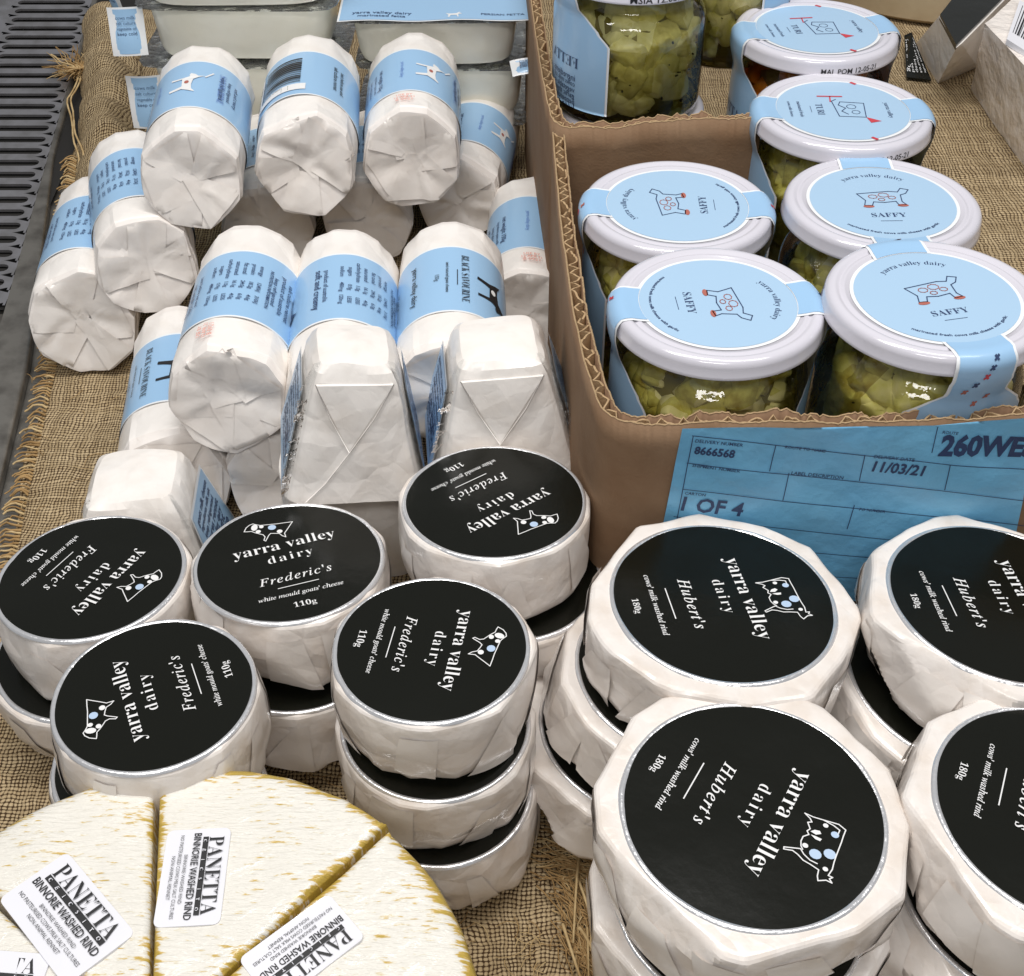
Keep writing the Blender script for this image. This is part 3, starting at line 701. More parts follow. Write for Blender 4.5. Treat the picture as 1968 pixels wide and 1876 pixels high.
def wlog(front, z, R, L, far, kind, spin, label, seed, band=(.25, .78), stamp=None, bandmat='blue', rise=1.8):
    """front: photo point of the near end's centre at level z; far: photo x of the far end's centre"""
    P = at(front[0], front[1], z)
    zf = z + L * math.sin(math.radians(rise)); 
    # aim: find the yaw that takes the axis to the far x
    best = 0
    yaw = 0.0
    for _ in range(20):
        Q = P + Vector((math.sin(yaw) * L, math.cos(yaw) * L, zf - z))
        dpt = math.cos(PITCH) * Q.y + math.sin(PITCH) * (HC - Q.z)
        x = 984 + 2450 * Q.x / dpt
        yaw += (far - x) / 2450 * dpt / L
    t = thing('cheese_log', label, 'cheese log', P, Euler((math.radians(rise), 0, -yaw)), GL)
    V, Fc, mi = log_meshes(R, L, seed)
    part('wrapper', mkmesh('wrapper', logframe(V), [f[::-1] for f in Fc], [M['paper_log'], M['paper_end']], mi, True, 16), t)
    bvh = BVHTree.FromPolygons([tuple(v) for v in logframe(V)], [tuple(f) for f in Fc]); rgf = random.Random(seed * 7 + 3)
    tA = rgf.uniform(0, 6); nfl = rgf.randint(4, 6); wr = t.children[0]
    for i in range(nfl):
        a0 = tA + i * 2 * PI / nfl + rgf.uniform(-.2, .2); wd = rgf.uniform(.7, 1.25); inn = rgf.uniform(-.15, .22) * R; iw = rgf.uniform(.15, .7)
        def pt(a, q): return (q * math.sin(a), q * math.cos(a))
        c0, c1 = pt(a0 - wd / 2, R * .97), pt(a0 + wd / 2, R * .97)
        m_ = pt(a0 + rgf.uniform(-.3, .3), inn); pr_ = (math.cos(a0), -math.sin(a0))
        c3 = (m_[0] - pr_[0] * R * iw * .5, m_[1] - pr_[1] * R * iw * .5); c2 = (m_[0] + pr_[0] * R * iw * .5, m_[1] + pr_[1] * R * iw * .5)
        NX, NY = 10, 10; P_ = []; g = rgf.choice((-1, 1))
        for j in range(NY + 1):
            v = j / NY
            for k in range(NX + 1):
                u = k / NX
                x = (c0[0] * (1 - u) + c1[0] * u) * (1 - v) + (c3[0] * (1 - u) + c2[0] * u) * v; z_ = (c0[1] * (1 - u) + c1[1] * u) * (1 - v) + (c3[1] * (1 - u) + c2[1] * u) * v
                hit = bvh.ray_cast(Vector((x, -3, z_)), Vector((0, 1, 0)))[0]; y_ = hit.y if hit else 0.3
                if hit and y_ > 1.2: y_ = .3
                P_.append((x, y_ - .03 - .012 * i - .07 * v * v - .04 * (u if g > 0 else 1 - u), z_))
        part('paper_fold', mkmesh('paper_fold', P_, [(j * (NX + 1) + k, j * (NX + 1) + k + 1, (j + 1) * (NX + 1) + k + 1, (j + 1) * (NX + 1) + k) for j in range(NY) for k in range(NX)], M['fold'], None, True), wr)
    # band
    s0, s1 = L * band[0], L * band[1]; Rb = R + .035
    def cyl(a, s, r=Rb): return (r * math.sin(a), s, r * math.cos(a))
    n = 96; rows = 8
    def shell(sa, sb, rr, rows):
        V = [cyl(2 * PI * k / n, sa + (sb - sa) * j / rows, rr) for j in range(rows + 1) for k in range(n)]
        cr = folds(np.array(V), seed, .32, 6) * .06
        V = [cyl(2 * PI * (i % n) / n, v[1], rr + cr[i]) for i, v in enumerate(V)]
        return V, [(j * n + k, (j + 1) * n + k, (j + 1) * n + (k + 1) % n, j * n + (k + 1) % n) for j in range(rows) for k in range(n)]
    b = MB()
    for sa, sb, mm in ((s0, s0 + .12, 1), (s0 + .12, s1 - .12, 0), (s1 - .12, s1, 1)):
        v, f = shell(sa, sb, Rb, rows if mm == 0 else 1); b.add(v, f, mm)
    bo = part('label_band', b.mesh('label_band', [M[bandmat], M['wborder']]), t)
    pr = log_print(kind, R); sc_ = (s1 - s0) / 4.4
    mid = (s0 + s1) / 2
    # reading direction runs from far end to near end; text up is to the right (positive angle)
    def fn(u, v):
        a = spin + v * sc_ / R; s = mid - u * sc_
        p0 = np.array([cyl(a, s)]); c = folds(p0, seed, .32, 6)[0] * .06
        return cyl(a, s, Rb + .05 + c)
    part('printing', pr.mesh('printing', [M['kprint'] if kind in ('front', 'bar') else M['navy'], M['wprint'], M['rust'], M['bluedark'], M['green']], fn), bo)
    if stamp is not None:
        p = Print()
        p.text('USE BY', 0, .28, width=.9, style='s', m=0, off=.01); p.text('12 APR 21', 0, 0, width=1.1, m=0, off=.01); p.text('B 0921', 0, -.28, width=.9, m=0)
        ss = s0 - L * .095
        st, rot = stamp
        def fs(u, v):
            c, q = math.cos(rot), math.sin(rot); u, v = u * c - v * q, u * q + v * c
            a = st + u / R; return cyl(a, ss + v, R * 1.05 + .02)
        part('date_stamp', p.mesh('date_stamp', [M['pink']], fs), t)
    return t
# upper pile
wlog((368, 343), 13.3, 2.72, 10.6, 398, 'white', -.55, 'leftmost log of the top row, with a white goat on its blue band', 1)
wlog((588, 316), 12.6, 2.84, 10.4, 602, 'bar', -.55, 'middle log of the top row, with a barcode on its blue band', 2)
wlog((791, 305), 11.8, 2.84, 10.4, 797, 'white', -.0, 'rightmost log of the top row, with a white goat and a faint red date stamp', 3, stamp=(-.1, 0))
wlog((283, 512), 8.9, 2.78, 10.6, 262, 'text', -.5, 'crumpled cheese log between the leftmost log and the upper left log', 4)
wlog((160, 618), 5.9, 2.98, 11.0, 205, 'text', -.1, 'leftmost cheese log, lying against the steel rail', 5)
wlog((517, 432), 6.6, 2.8, 9.0, 520, 'text', 0, 'cheese log tucked beneath the gap between the two left logs of the top row', 6)
wlog((706, 428), 6.6, 2.8, 9.0, 705, 'text', 0, 'cheese log beneath the barcode log, only its round near end showing', 7)
wlog((884, 384), 6.8, 2.72, 9.8, 922, 'white', .45, 'cheese log at right of the upper pile, white goat on its partly hidden band', 8)
wlog((1012, 600), 5.6, 2.5, 10.8, 1016, 'white', .2, 'shaded cheese log lying low against the cardboard box wall', 9, stamp=(.1, 0))
# lower pile
wlog((438, 768), 9.5, 2.80, 10.7, 492, 'text', -.15, 'cheese log with a nutrition table and red date stamp, left in the middle row', 10, stamp=(-.3, PI / 2))
wlog((655, 770), 9.5, 2.68, 10.7, 668, 'textgoat', .32, 'middle log of the middle row, directly behind the white pyramid', 11)
wlog((868, 755), 9.5, 2.74, 10.7, 868, 'front', .0, 'right log of the middle row, with a black goat drawing and downward title', 12)
wlog((333, 925), 4.7, 2.85, 10.7, 365, 'front', -.75, 'bottom cheese log on burlap, under the log with the nutrition table', 13)
wlog((545, 920), 4.7, 2.85, 10.7, 560, 'text', 0, 'bottom cheese log left of the white pyramid, only its near end showing', 14)

# ------------------------------------------------------------------ wrapped pyramids
def pyramid(name, px, py, z0, wb, wt, h, yaw, label, side='both', tilt=(0, 0), flip=False, seed=1):
    """px,py: middle of the front bottom edge at level z0"""
    c = (at(px, py, z0) + Vector((0, wb / 2, 0))) if py else Vector((px, z0[0], z0[1]))
    t = thing('wrapped_pyramid_cheese', label, 'cheese', c, Euler((math.radians(tilt[0]), math.radians(tilt[1]), yaw)), 'truncated pyramid goat cheeses in clear wrap')
    N_ = 16; H_ = 14; V = []; Fc = []
    def hw(zz): return ((wb + (wt - wb) * zz) / 2 - (.75 * max(0, zz - .88) / .12 * .35)) if not flip else (wt + (wb - wt) * zz) / 2
    per = []
    for s in range(4):
        for k in range(N_):
            a = -1 + 2 * k / N_
            per.append([(a, -1), (1, a), (-a, 1), (-1, -a)][s])
    n = len(per)
    for j in range(H_ + 1):
        zz = j / H_; w_ = hw(zz)
        for x, y in per:
            l = (abs(x) ** 7 + abs(y) ** 7) ** (1 / 7.)
            V.append((x / l * w_, y / l * w_, zz * h))
    for j in range(H_):
        for k in range(n):
            Fc.append((j * n + k, j * n + (k + 1) % n, (j + 1) * n + (k + 1) % n, (j + 1) * n + k))
    for r_ in (.75, .45, .15):
        for x, y in per:
            l = (abs(x) ** 7 + abs(y) ** 7) ** (1 / 7.)
            V.append((x / l * hw(1) * r_, y / l * hw(1) * r_, h + .02))
    for j in range(H_, H_ + 3):
        for k in range(n):
            Fc.append((j * n + k, j * n + (k + 1) % n, (j + 1) * n + (k + 1) % n, (j + 1) * n + k))
    V.append((0, 0, h + .02)); ci = len(V) - 1
    for k in range(n): Fc.append(((H_ + 3) * n + k, (H_ + 3) * n + (k + 1) % n, ci))
    Fc.append(tuple(reversed(range(n))))
    V = np.array(V); rr = np.hypot(V[:, 0], V[:, 1]) + 1e-6
    cr = folds(V, seed, .20, 5) * .40 + folds(V, seed + 6, .55, 4) * .10
    V[:, 0] += V[:, 0] / rr * cr; V[:, 1] += V[:, 1] / rr * cr; V[:, 2] += (folds(V, seed + 2, .3, 4) * .35 - .10 * np.hypot(V[:, 0], V[:, 1])) * (V[:, 2] > h * .93)
    part('wrapper', mkmesh('wrapper', V, Fc, M['paper_log'], None, True, 18), t)
    def face(axis, u, zz, off):             # a point on one sloping side
        w_ = hw(zz); o = w_ + off
        return [(u * w_, -o, zz * h), (o, u * w_, zz * h), (-u * w_, o, zz * h), (-o, -u * w_, zz * h)][axis]
    plain = side == 'right'
    # V-folded flap on the front face: two raised creases and the flap between them
    if not flip:
        mb = MB(); o1 = .05
        A = face(0, -.84, .87, o1 + .04); B = face(0, .84, .87, o1 + .04); C = face(0, -.1, .40, o1 + .10)
        A0 = face(0, -.84, .87, -.05); B0 = face(0, .84, .87, -.05); C0 = face(0, -.1, .42, -.02)
        mb.add([A, C, B, A0, C0, B0], [(0, 1, 2), (0, 3, 4, 1), (1, 4, 5, 2), (2, 5, 3, 0)], 0)
        if not plain: part('folded_flap', mb.mesh('folded_flap', M['paper_log'], False), t)
        mb = MB()
        mb.tube([face(0, -.86, .88, .09), face(0, -.47, .64, .13), face(0, -.1, .39, .15)], .024)
        mb.tube([face(0, .86, .88, .09), face(0, .37, .64, .13), face(0, -.1, .39, .15), face(0, -.45, .16, .14), face(0, -.7, .02, .12)], .024)
        if not plain: part('heat_seal', mb.mesh('heat_seal', M['paper_log']), t)
        for ax in ((1, 3) if side == 'both' else ((1,) if side == 'right' else ())):
            mb = MB()
            for sgn, mm, e in ((0, 1, 0), (1, 0, .05)):
                g = []
                for (u, zz) in ((-.86 + e, .05 + e * .6), (.86 - e, .05 + e * .6), (.80 - e, .80 - e * .6), (-.80 + e, .80 - e * .6)):
                    g.append(face(ax, u, zz, .16 + sgn * .025))
                mb.add(g, [(0, 1, 2, 3)], mm)
            lb = part('side_label', mb.mesh('side_label', [M['blue'], M['wborder']], False), t)
            p = Print()
            for k in range(8): p.text(['goats milk cheese', 'ingredients milk salt', 'keep refrigerated', 'cultures rennet', 'yarra valley dairy', 'net weight', 'best before', 'product of australia'][k], 0, .62 - k * .17, width=1.3 - .1 * (k % 3), m=0, off=.02)
            def fn(u, v, ax=ax): return face(ax, u * .95, .42 + v * .42, .20)
            part('printing', p.mesh('printing', [M['navy']], fn), lb)
        # clear wrap standing off the sides in thin fins
        rgp = random.Random(seed)
        for cx, cy in ((-1, -1), (1, -1)):
            mb = MB()
            pts = []
            for j in range(7):
                zz = j / 6; w_ = hw(zz); fl = .12 + .22 * math.sin(zz * PI) + rgp.uniform(-.05, .08)
                pts.append(((cx * (w_ - .1), cy * (w_ - .1), zz * h), (cx * (w_ + fl * 1.2), cy * (w_ + fl * .3), zz * h + rgp.uniform(-.1, .1))))
            V2 = [q for pr_ in pts for q in pr_]
            mb.add(V2, [(2 * j, 2 * j + 1, 2 * j + 3, 2 * j + 2) for j in range(6)])
            part('clear_film', mb.mesh('clear_film', M['film']), t)
    return t
pyramid('a', 664, 966, 8.0, 6.3, 3.5, 6.4, 0.14, 'wrapped white pyramid cheese with a V-folded front, standing left of the similar one', seed=3, tilt=(0, 5))
pyramid('b', 676, 1108, 1.35, 5.9, 6.2, 6.5, 0.0, 'shaded white wrapped cheese beneath the left pyramid, behind the upright readable label', flip=True, seed=8)
pyramid('c', 966, 946, 8.0, 7.0, 3.8, 6.1, 0.09, 'wrapped white pyramid cheese with a V-folded front, beside the cardboard box wall', seed=5, tilt=(0, -2))
pyramid('d', 975, 1090, 1.5, 6.6, 7.0, 6.4, 0.1, 'wrapped white cheese beneath the pyramid beside the cardboard box', flip=True, seed=9)
pyramid('e', -17.3, None, (44.3, 1.3), 7.0, 4.1, 6.5, 0.08, 'white wrapped blocky cheese standing on burlap at left, blue label on its right side', side='right', seed=7)

# ------------------------------------------------------------------ jars
def _se(a): c, q = math.cos(a), math.sin(a); return (math.copysign(abs(c) ** .32, c), math.copysign(abs(q) ** .32, q))
LAT = [_se(-PI / 2 + PI * i / 6) for i in range(7)]; LON = [_se(2 * PI * i / 12) for i in range(12)]
LLF = [(i * 12 + k, i * 12 + (k + 1) % 12, (i + 1) * 12 + (k + 1) % 12, (i + 1) * 12 + k) for i in range(6) for k in range(12)]
def jar(c, z, R, rot, word, label, contents='feta', oil='oil', h=8.8, code=None, group='cheese jars with light blue lid labels', tabs=(1, -1), covered=False):
    P = at(c[0], c[1], z) if len(c) == 2 else Vector(c)
    t = thing('cheese_jar', label, 'jar', P - Vector((0, 0, h)), Euler((0, 0, rot)), group)
    k = R / 4.2; lh = .84 * k; rb = R * .955
    prof = [(0, 0.15), (rb * .80, .12), (rb * .90, 0.0), (rb * .985, .25), (rb, .7), (rb, h * .60), (rb * .99, h * .65), (rb * .965, h * .69), (rb * .93, h * .72), (rb * .88, h * .748), (rb * .83, h * .768), (rb * .80, h * .79), (rb * .80, h - lh * .6)]
    V, Fc, a = lathe(prof, 64); part('glass', mkmesh('glass', V, Fc, M['glass']), t)
    # oil and cheese
    f = .955
    prof2 = [(0, .3), (rb * .8 * f, .3), (rb * f, .8), (rb * f, h * .60), (rb * .93 * f, h * .70), (rb * .80 * f, h * .76), (rb * .79 * f, h * .84), (0, h * .84)]
    V, Fc, a = lathe(prof2, 48); part('oil', mkmesh('oil', V, Fc, M[oil]), t)
    rg = random.Random(int(P.x * 10) + 5); mb = MB()
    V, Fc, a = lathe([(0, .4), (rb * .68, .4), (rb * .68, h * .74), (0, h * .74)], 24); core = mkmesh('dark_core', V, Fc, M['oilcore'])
    for j in range(135):
        a_ = rg.uniform(0, 2 * PI); zz = rg.uniform(.9, h * .80); rlim = rb * .94 * (1 if zz < h * .55 else .90)
        s = rg.uniform(1.2, 2.6) * k; q = Euler((rg.uniform(0, 3), rg.uniform(0, 3), rg.uniform(0, 3))).to_matrix()
        rad = rlim - s * rg.uniform(.50, .74)
        bx = MB(); sx_, sy_, sz_ = s / 2, s * rg.uniform(.6, 1) / 2, s * rg.uniform(.45, .8) / 2; vv = []
        for (cu_, su_) in LAT:
            for (cv_, sv_) in LON: vv.append(tuple(q @ Vector((sx_ * cu_ * cv_ * rg.uniform(.94, 1.06), sy_ * cu_ * sv_, sz_ * su_ * rg.uniform(.9, 1.1)))))
        bx.add(vv, LLF)
        P3 = []
        for v in bx.V:
            x, y, z3 = v[0] + rad * math.cos(a_), v[1] + rad * math.sin(a_), v[2] + zz
            l = math.hypot(x, y); m_ = min(1, rlim * .985 / l); zq = min(max(z3, .45), h * .83); m_ = min(m_, (rb * (.93 if zq < h * .68 else .76 + .17 * max(0, (h * .77 - zq) / (h * .09)))) / max(l, .01)) if zq > h * .62 else m_; P3.append((x * m_, y * m_, zq))
        mb.add(P3, bx.F)
    o = part('cheese_cubes', mb.mesh('cheese_cubes', M[contents], True), t); o['kind'] = 'stuff'
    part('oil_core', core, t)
    mb = MB()
    for j in range(46):                       # peppercorns and herbs against the glass
        a_ = rg.uniform(0, 2 * PI); zz = rg.uniform(.7, h * .62); r_ = rb * .945; e_ = rg.uniform(.05, .11)
        mb.box((r_ * math.cos(a_), r_ * math.sin(a_), zz), (e_, e_ * rg.uniform(.6, 2.4), e_ * .8), Euler((rg.uniform(0, 3), rg.uniform(0, 3), a_)).to_matrix())
    o = part('herbs', mb.mesh('herbs', M['herb']), t); o['kind'] = 'stuff'
    # lid
    lp = [(0, h - .12), (R * .80, h - .12), (R * .815, h - .05), (R * .84, h - .04), (R * .855, h - .09), (R * .875, h - .09), (R * .895, h - .01), (R * .925, h), (R * .96, h - .05), (R * .985, h - .14), (R, h - .32), (R * 1.002, h - lh + .14), (R * 1.015, h - lh + .05), (R * 1.0, h - lh), (R * .93, h - lh)]
    V, Fc, a = lathe(lp[::-1], 96); lid = part('lid', mkmesh('lid', V, Fc, M['lid']), t)
    if code:
        p = Print(); p.text(code, 0, 0, width=3.0 * k, style='s', off=.012)
        aa = -PI / 2 - rot + (.25 if 'x' not in code else 0)
        p_m = p.mesh('date_code', [M['kprint']], lambda u, v: ((R * 1.004 + .02) * math.cos(aa + u / R), (R * 1.004 + .02) * math.sin(aa + u / R), h - .62 * k + v * 1.0))
        part('date_code', p_m, lid)
    if covered: return t
    # paper label: disc with two straps running over the rim and down the glass
    rd = R * .775; hw_ = R * .29
    def prof_at(s):                         # distance from the centre along the strap -> (radius, height)
        pts = [(rd * .957, h - .073), (R * .82, h - .035), (R * .90, h + .035), (R * .96, h - .0), (R * 1.0, h - .13), (R * 1.03, h - .35), (R * 1.035, h - lh), (R * 1.025, h - lh - .35), (rb * 1.012, h * .76), (rb * 1.018, h * .62), (rb * 1.018, h * .10)]
        L_ = 0; prev = pts[0]
        for q in pts[1:]:
            d = math.hypot(q[0] - prev[0], q[1] - prev[1])
            if L_ + d >= s: f_ = (s - L_) / d; return prev[0] + (q[0] - prev[0]) * f_, prev[1] + (q[1] - prev[1]) * f_
            L_ += d; prev = q
        return prev
    V, Fc, a = lathe([(0, h - .10), (rd * .5, h - .098), (rd, h - .095)], 96)
    dm = MB(); dm.add(V, Fc, 1)
    V, Fc, a = lathe([(0, h - .085), (rd * .5, h - .083), (rd * .955, h - .080)], 96); dm.add(V, Fc, 0)
    dl = part('lid_label', dm.mesh('lid_label', [M['bluelid'], M['wborder']]), t)
    Ltot = (R - rd * .9) + 1.2 + h * .80
    for sgn in tabs:
        for mm, inset, up in ((1, 0, 0), (0, .13, .022)):
            V = []; NS = 46; NU = 10
            for j in range(NS + 1):
                s = j / NS * Ltot * (1 - inset * .02); r_, z_ = prof_at(s)
                onlid = z_ > h - lh - .3
                hwj = hw_
                low = (h * .80 - z_)
                if low > 0: hwj = hw_ + min(low * 1.1, R * .42)
                hwj -= inset
                for i in range(NU + 1):
                    u = -1 + 2 * i / NU; x = u * hwj
                    a_ = x / (R if onlid else rb)
                    rr = r_ + up
                    zz = z_ + (up if r_ < R * .97 else 0)
                    if r_ < R * .97: V.append((x, sgn * math.sqrt(max(rr * rr - x * x, .01)), zz))
                    else: V.append((rr * math.sin(a_), sgn * rr * math.cos(a_), zz))
            Fc = [(j * (NU + 1) + i, j * (NU + 1) + i + 1, (j + 1) * (NU + 1) + i + 1, (j + 1) * (NU + 1) + i) for j in range(NS) for i in range(NU)]
            if mm == 1: st = MB()
            st.add(V, Fc, mm)
        stp = part('label_strap', st.mesh('label_strap', [M['bluelid'] if False else M['blue'], M['wborder']]), t)
        pp = Print()
        if word == 'SAFFY':
            for q in range(7):
                x, y = rg.uniform(-.8, .8), -1.1 - q * .38
                m_ = rg.choice((0, 1, 2)); pp.rect(x, y, .30, .09, .7, m_); pp.rect(x, y, .09, .24, .5, m_)
        pp.text('FETTA', 0, -5.6, width=2.6, style='b', m=0, off=-.01)
        for q in range(7): pp.text(['ingredients', 'cows milk salt', 'vegetable oil', 'garlic thyme', 'peppercorns', 'keep cold', 'net 275g'][q], 0, -6.4 - q * .33, width=2.2, m=0)
        def fs(x, y):
            s = -y; r_, z_ = prof_at(s); rr = r_ + .05
            a_ = x / R
            return (rr * math.sin(a_) * 1.0, sgn * rr * math.cos(a_), z_ + (.03 if r_ < R * .97 else 0))
        part('printing', pp.mesh('printing', [M['navy'], M['rust'], M['red']], fs), stp)
    # lid print
    p = Print(); q = rd
    if word == 'SAFFY':
        p.arc('yarra valley dairy', 0, 0, q * .72, PI * .5 + .62, PI * .5 - .62, .38 * k, 'b', 0, -.012)
        p.text('SAFFY', .0, -q * .36, width=q * .46, style='b', m=0, off=-.008)
        p.line([(-q * .14, -q * .50), (q * .14, -q * .50)], .025)
        p.arc('marinated fresh cows milk cheese with garlic', 0, 0, q * .82, -PI * .5 - .8, -PI * .5 + .8, .19 * k, 's', 0, .02, True)
        C_ = [(-.30, .16), (.14, .22), (.26, .20), (.32, .30), (.42, .26), (.36, .16), (.28, .12), (.26, -.06), (.30, -.14), (.20, -.16), (.18, -.05), (.02, -.08), (-.12, -.06), (-.16, -.16), (-.26, -.15), (-.22, -.02), (-.30, .16)]
        p.line([(x * q, y * q + q * .06) for x, y in C_], .045, 0)
        for x, y, r_ in ((-.1, .08, .06), (.05, .12, .07), (.15, .05, .05), (.0, .0, .045)):
            p.line([(x * q + r_ * q * math.cos(a), y * q + q * .06 + r_ * q * .8 * math.sin(a)) for a in [i * PI / 4 for i in range(9)]], .035, 1)
        p.blob(-.21 * q, -.12 * q, .075 * q, .035 * q, 0, 1); p.blob(.25 * q, -.10 * q, .075 * q, .035 * q, 0, 1)
    else:
        p.text('yarra valley', 0, q * .66, width=q * .5, style='b', m=0, off=-.01)
        p.text('TURI', 0, -q * .34, width=q * .36, style='b', m=0, off=-.012)
        p.line([(-q * .1, -q * .46), (q * .1, -q * .46)], .025)
        p.text('marinated fresh', 0, -q * .62, width=q * .5, style='s', m=0); p.text('cows milk cheese', 0, -q * .76, width=q * .5, style='s', m=0)
        p.line([(x * q, y * q) for x, y in [(-.34, -.05), (-.28, -.12), (.22, -.08), (.24, .30), (-.22, .34), (-.26, .0), (-.15, -.04), (-.05, .05), (.05, -.02), (.15, .06)]], .045, 0)
        for x, y, r_ in ((-.1, .14, .07), (.08, .18, .06)):
            p.line([(x * q + r_ * q * math.cos(a), y * q + r_ * q * math.sin(a)) for a in [i * PI / 4 for i in range(9)]], .03, 0)
        p.poly([(.24 * q, .30 * q), (.42 * q, .34 * q), (.36 * q, .50 * q)], 2)
        p.line([(-.26 * q, -.14 * q), (-.44 * q, -.12 * q)], .07, 2); p.line([(-.44 * q, -.30 * q), (-.44 * q, .05 * q)], .12, 2)
        for a in (.3, PI - .3): p.rect(math.cos(a) * q * .95, math.sin(a) * q * 1.02, .35, .18, .8, 2)
    part('lid_printing', p.mesh('lid_printing', [M['navy'], M['rust'], M['red']], lambda x, y: (x, y, h - .068)), dl)
    return t
# rotations: text up direction
jar((1380, 577), 17.9, 4.25, -PI / 2 + .06, 'SAFFY', 'front left jar in the box, square lumps in oil, lid writing sideways', 'feta')
jar((1800, 565), 18.6, 4.30, .22, 'SAFFY', 'front right jar in the box, blue strap with small crosses down its front', 'feta')
jar((1302, 390), 17.2, 4.35, PI / 2 - .03, 'SAFFY', 'jar behind the front left jar, against the left cardboard wall', 'feta', code='BEST BEFORE 12.05.21')
jar((1697, 385), 17.4, 4.42, .02, 'SAFFY', 'jar whose lid label reads upright, behind the front right jar', 'feta', code='BB 12.05.21 10:41')
jar((1620, 208), 17.9, 4.45, -PI / 2 - .03, 'TURI', 'jar with red marks on its blue lid label, in front of the amber one', 'feta', code='MAL POM 12-05-21')
jar((1570, 52), 18.6, 4.45, -PI / 2 + .12, 'TURI', 'rearmost jar in the right row, amber oil and a small red triangle on its lid', 'fetaorange', 'oilorange', code='MAL POM 12-05-21')
Pj = at(1202, 190, 14.9)
jar((Pj.x, Pj.y, 14.9 + 7.7), 0, 4.25, PI / 2 + .5, 'FETTA', 'pale feta jar at the back left, its lid cut off by the top photo edge', 'fetapale', h=7.7, code='MSIA 12.05.21', tabs=(1,))
jar((Pj.x + .2, Pj.y + .1, 14.8), 0, 4.25, .3, 'SAFFY', 'jar under the tall pale feta jar, only the edge of its lid showing', 'feta', tabs=())
jar((Pj.x + 6.4, Pj.y + 7.6, 22.8), 0, 4.25, -PI / 2 - .5, 'FETTA', 'jar half hidden between the tall pale feta jar and the amber jar', 'feta', h=7.9, tabs=(1, -1))

# ------------------------------------------------------------------ cardboard boxes
def wall_path(pts, name, parent, thick=.62, zbot=1.0, seed=1, mats=('card', 'cardin', 'flute')):
    """pts: (x, y, ztop). Two liners with fluting between them showing along the torn top."""
    P = [Vector(p) for p in pts]; Q = []; step = .12
    for a, b in zip(P[:-1], P[1:]):
        n = max(1, int((b.xy - a.xy).length / step))
        for k in range(n): Q.append(a.lerp(b, k / n))
    Q.append(P[-1]); n = len(Q); rg = np.random.RandomState(seed)
    # smooth the corner
    X = np.array([tuple(q) for q in Q]); ker = np.ones(9) / 9
    Xs = X.copy()
    for c in range(3): Xs[4:-4, c] = np.convolve(X[:, c], ker, 'valid')
    X = Xs
    T = np.gradient(X[:, :2], axis=0); T /= np.linalg.norm(T, axis=1)[:, None]; Nn = np.stack([T[:, 1], -T[:, 0]], 1)   # outward = right of travel
    s = np.concatenate([[0], np.cumsum(np.linalg.norm(np.diff(X[:, :2], axis=0), axis=1))])
    wob = .09 * np.sin(s * .9 + seed) + .06 * np.sin(s * 2.3) 
    torn = np.convolve(rg.normal(size=n + 8), np.ones(9) / 9, 'valid') * .22
    def strip(o0, o1, z0, ztop, mm, extra=None):
        mb = MB(); V = []
        for i in range(n):
            for o, zz in ((o0, z0), (o0, 'm'), (o0, 't'), (o1, 't'), (o1, 'm'), (o1, z0)):
                ox = X[i, 0] + Nn[i, 0] * (o); oy = X[i, 1] + Nn[i, 1] * (o)
                if zz == 't': z_ = ztop[i]
                elif zz == 'm': z_ = ztop[i] - 1.2
                else: z_ = zz
                V.append((ox, oy, z_))
        Fc = [(i * 6 + k, (i + 1) * 6 + k, (i + 1) * 6 + k + 1, i * 6 + k + 1) for i in range(n - 1) for k in range(5)]
        Fc += [(0, 1, 2, 3, 4, 5), tuple((n - 1) * 6 + k for k in (5, 4, 3, 2, 1, 0))]
        mb.add(V, Fc, 0); return mb.mesh(name, M[mm])
    tz = X[:, 2] + torn * .5 + wob * .5
    t1 = tz + rg.normal(size=n) * .015; t2 = tz + np.convolve(rg.normal(size=n + 4), np.ones(5) / 5, 'valid') * .22 - .04
    part('outer_liner', strip(thick / 2 - .06, thick / 2, zbot, t1, mats[0]), parent)
    part('inner_liner', strip(-thick / 2, -thick / 2 + .06, zbot, t2, mats[1]), parent)
    # raw cut rims of both liners
    mb = MB(); 
    for o, tt in ((thick / 2 - .03, t1), (-thick / 2 + .03, t2)):
        mb.tube([(X[i, 0] + Nn[i, 0] * o, X[i, 1] + Nn[i, 1] * o, tt[i] + .015) for i in range(0, n)], .036, 4)
    # fluting: a wave between the liners
    V = []; per = .85
    s_j = s + .22 * np.sin(s * 1.7 + seed) + .12 * np.sin(s * 4.1); ph = (s_j / per) % 1.0; wv = (np.abs(ph - .5) * 4 - 1) * (thick / 2 - .07)
    th_ = .045
    for i in range(n):
        jag = rg.uniform(-.20, -.03)
        for o, zz in ((wv[i] - th_, tz[i] - 1.5), (wv[i] - th_, tz[i] + jag), (wv[i] + th_, tz[i] + jag), (wv[i] + th_, tz[i] - 1.5)):
            V.append((X[i, 0] + Nn[i, 0] * o, X[i, 1] + Nn[i, 1] * o, zz))
    mb.add(V, [(i * 4 + k, (i + 1) * 4 + k, (i + 1) * 4 + k + 1, i * 4 + k + 1) for i in range(n - 1) for k in range(3)])
    part('corrugated_edge', mb.mesh('corrugated_edge', M[mats[2]], False), parent)
    # dark floor of the flutes
    mb = MB(); V = []
    for i in range(n):
        for o in (-thick / 2 + .05, thick / 2 - .05): V.append((X[i, 0] + Nn[i, 0] * o, X[i, 1] + Nn[i, 1] * o, tz[i] - .9))
    mb.add(V, [(2 * i, 2 * i + 2, 2 * i + 3, 2 * i + 1) for i in range(n - 1)])
    part('flute_core', mb.mesh('flute_core', M['cardin'], False), parent)
    return X, s, tz
bx = thing('cardboard_box', 'open cardboard box with torn corrugated rim and blue shipping label, holding the front jars', 'box', (12, 50, 1))
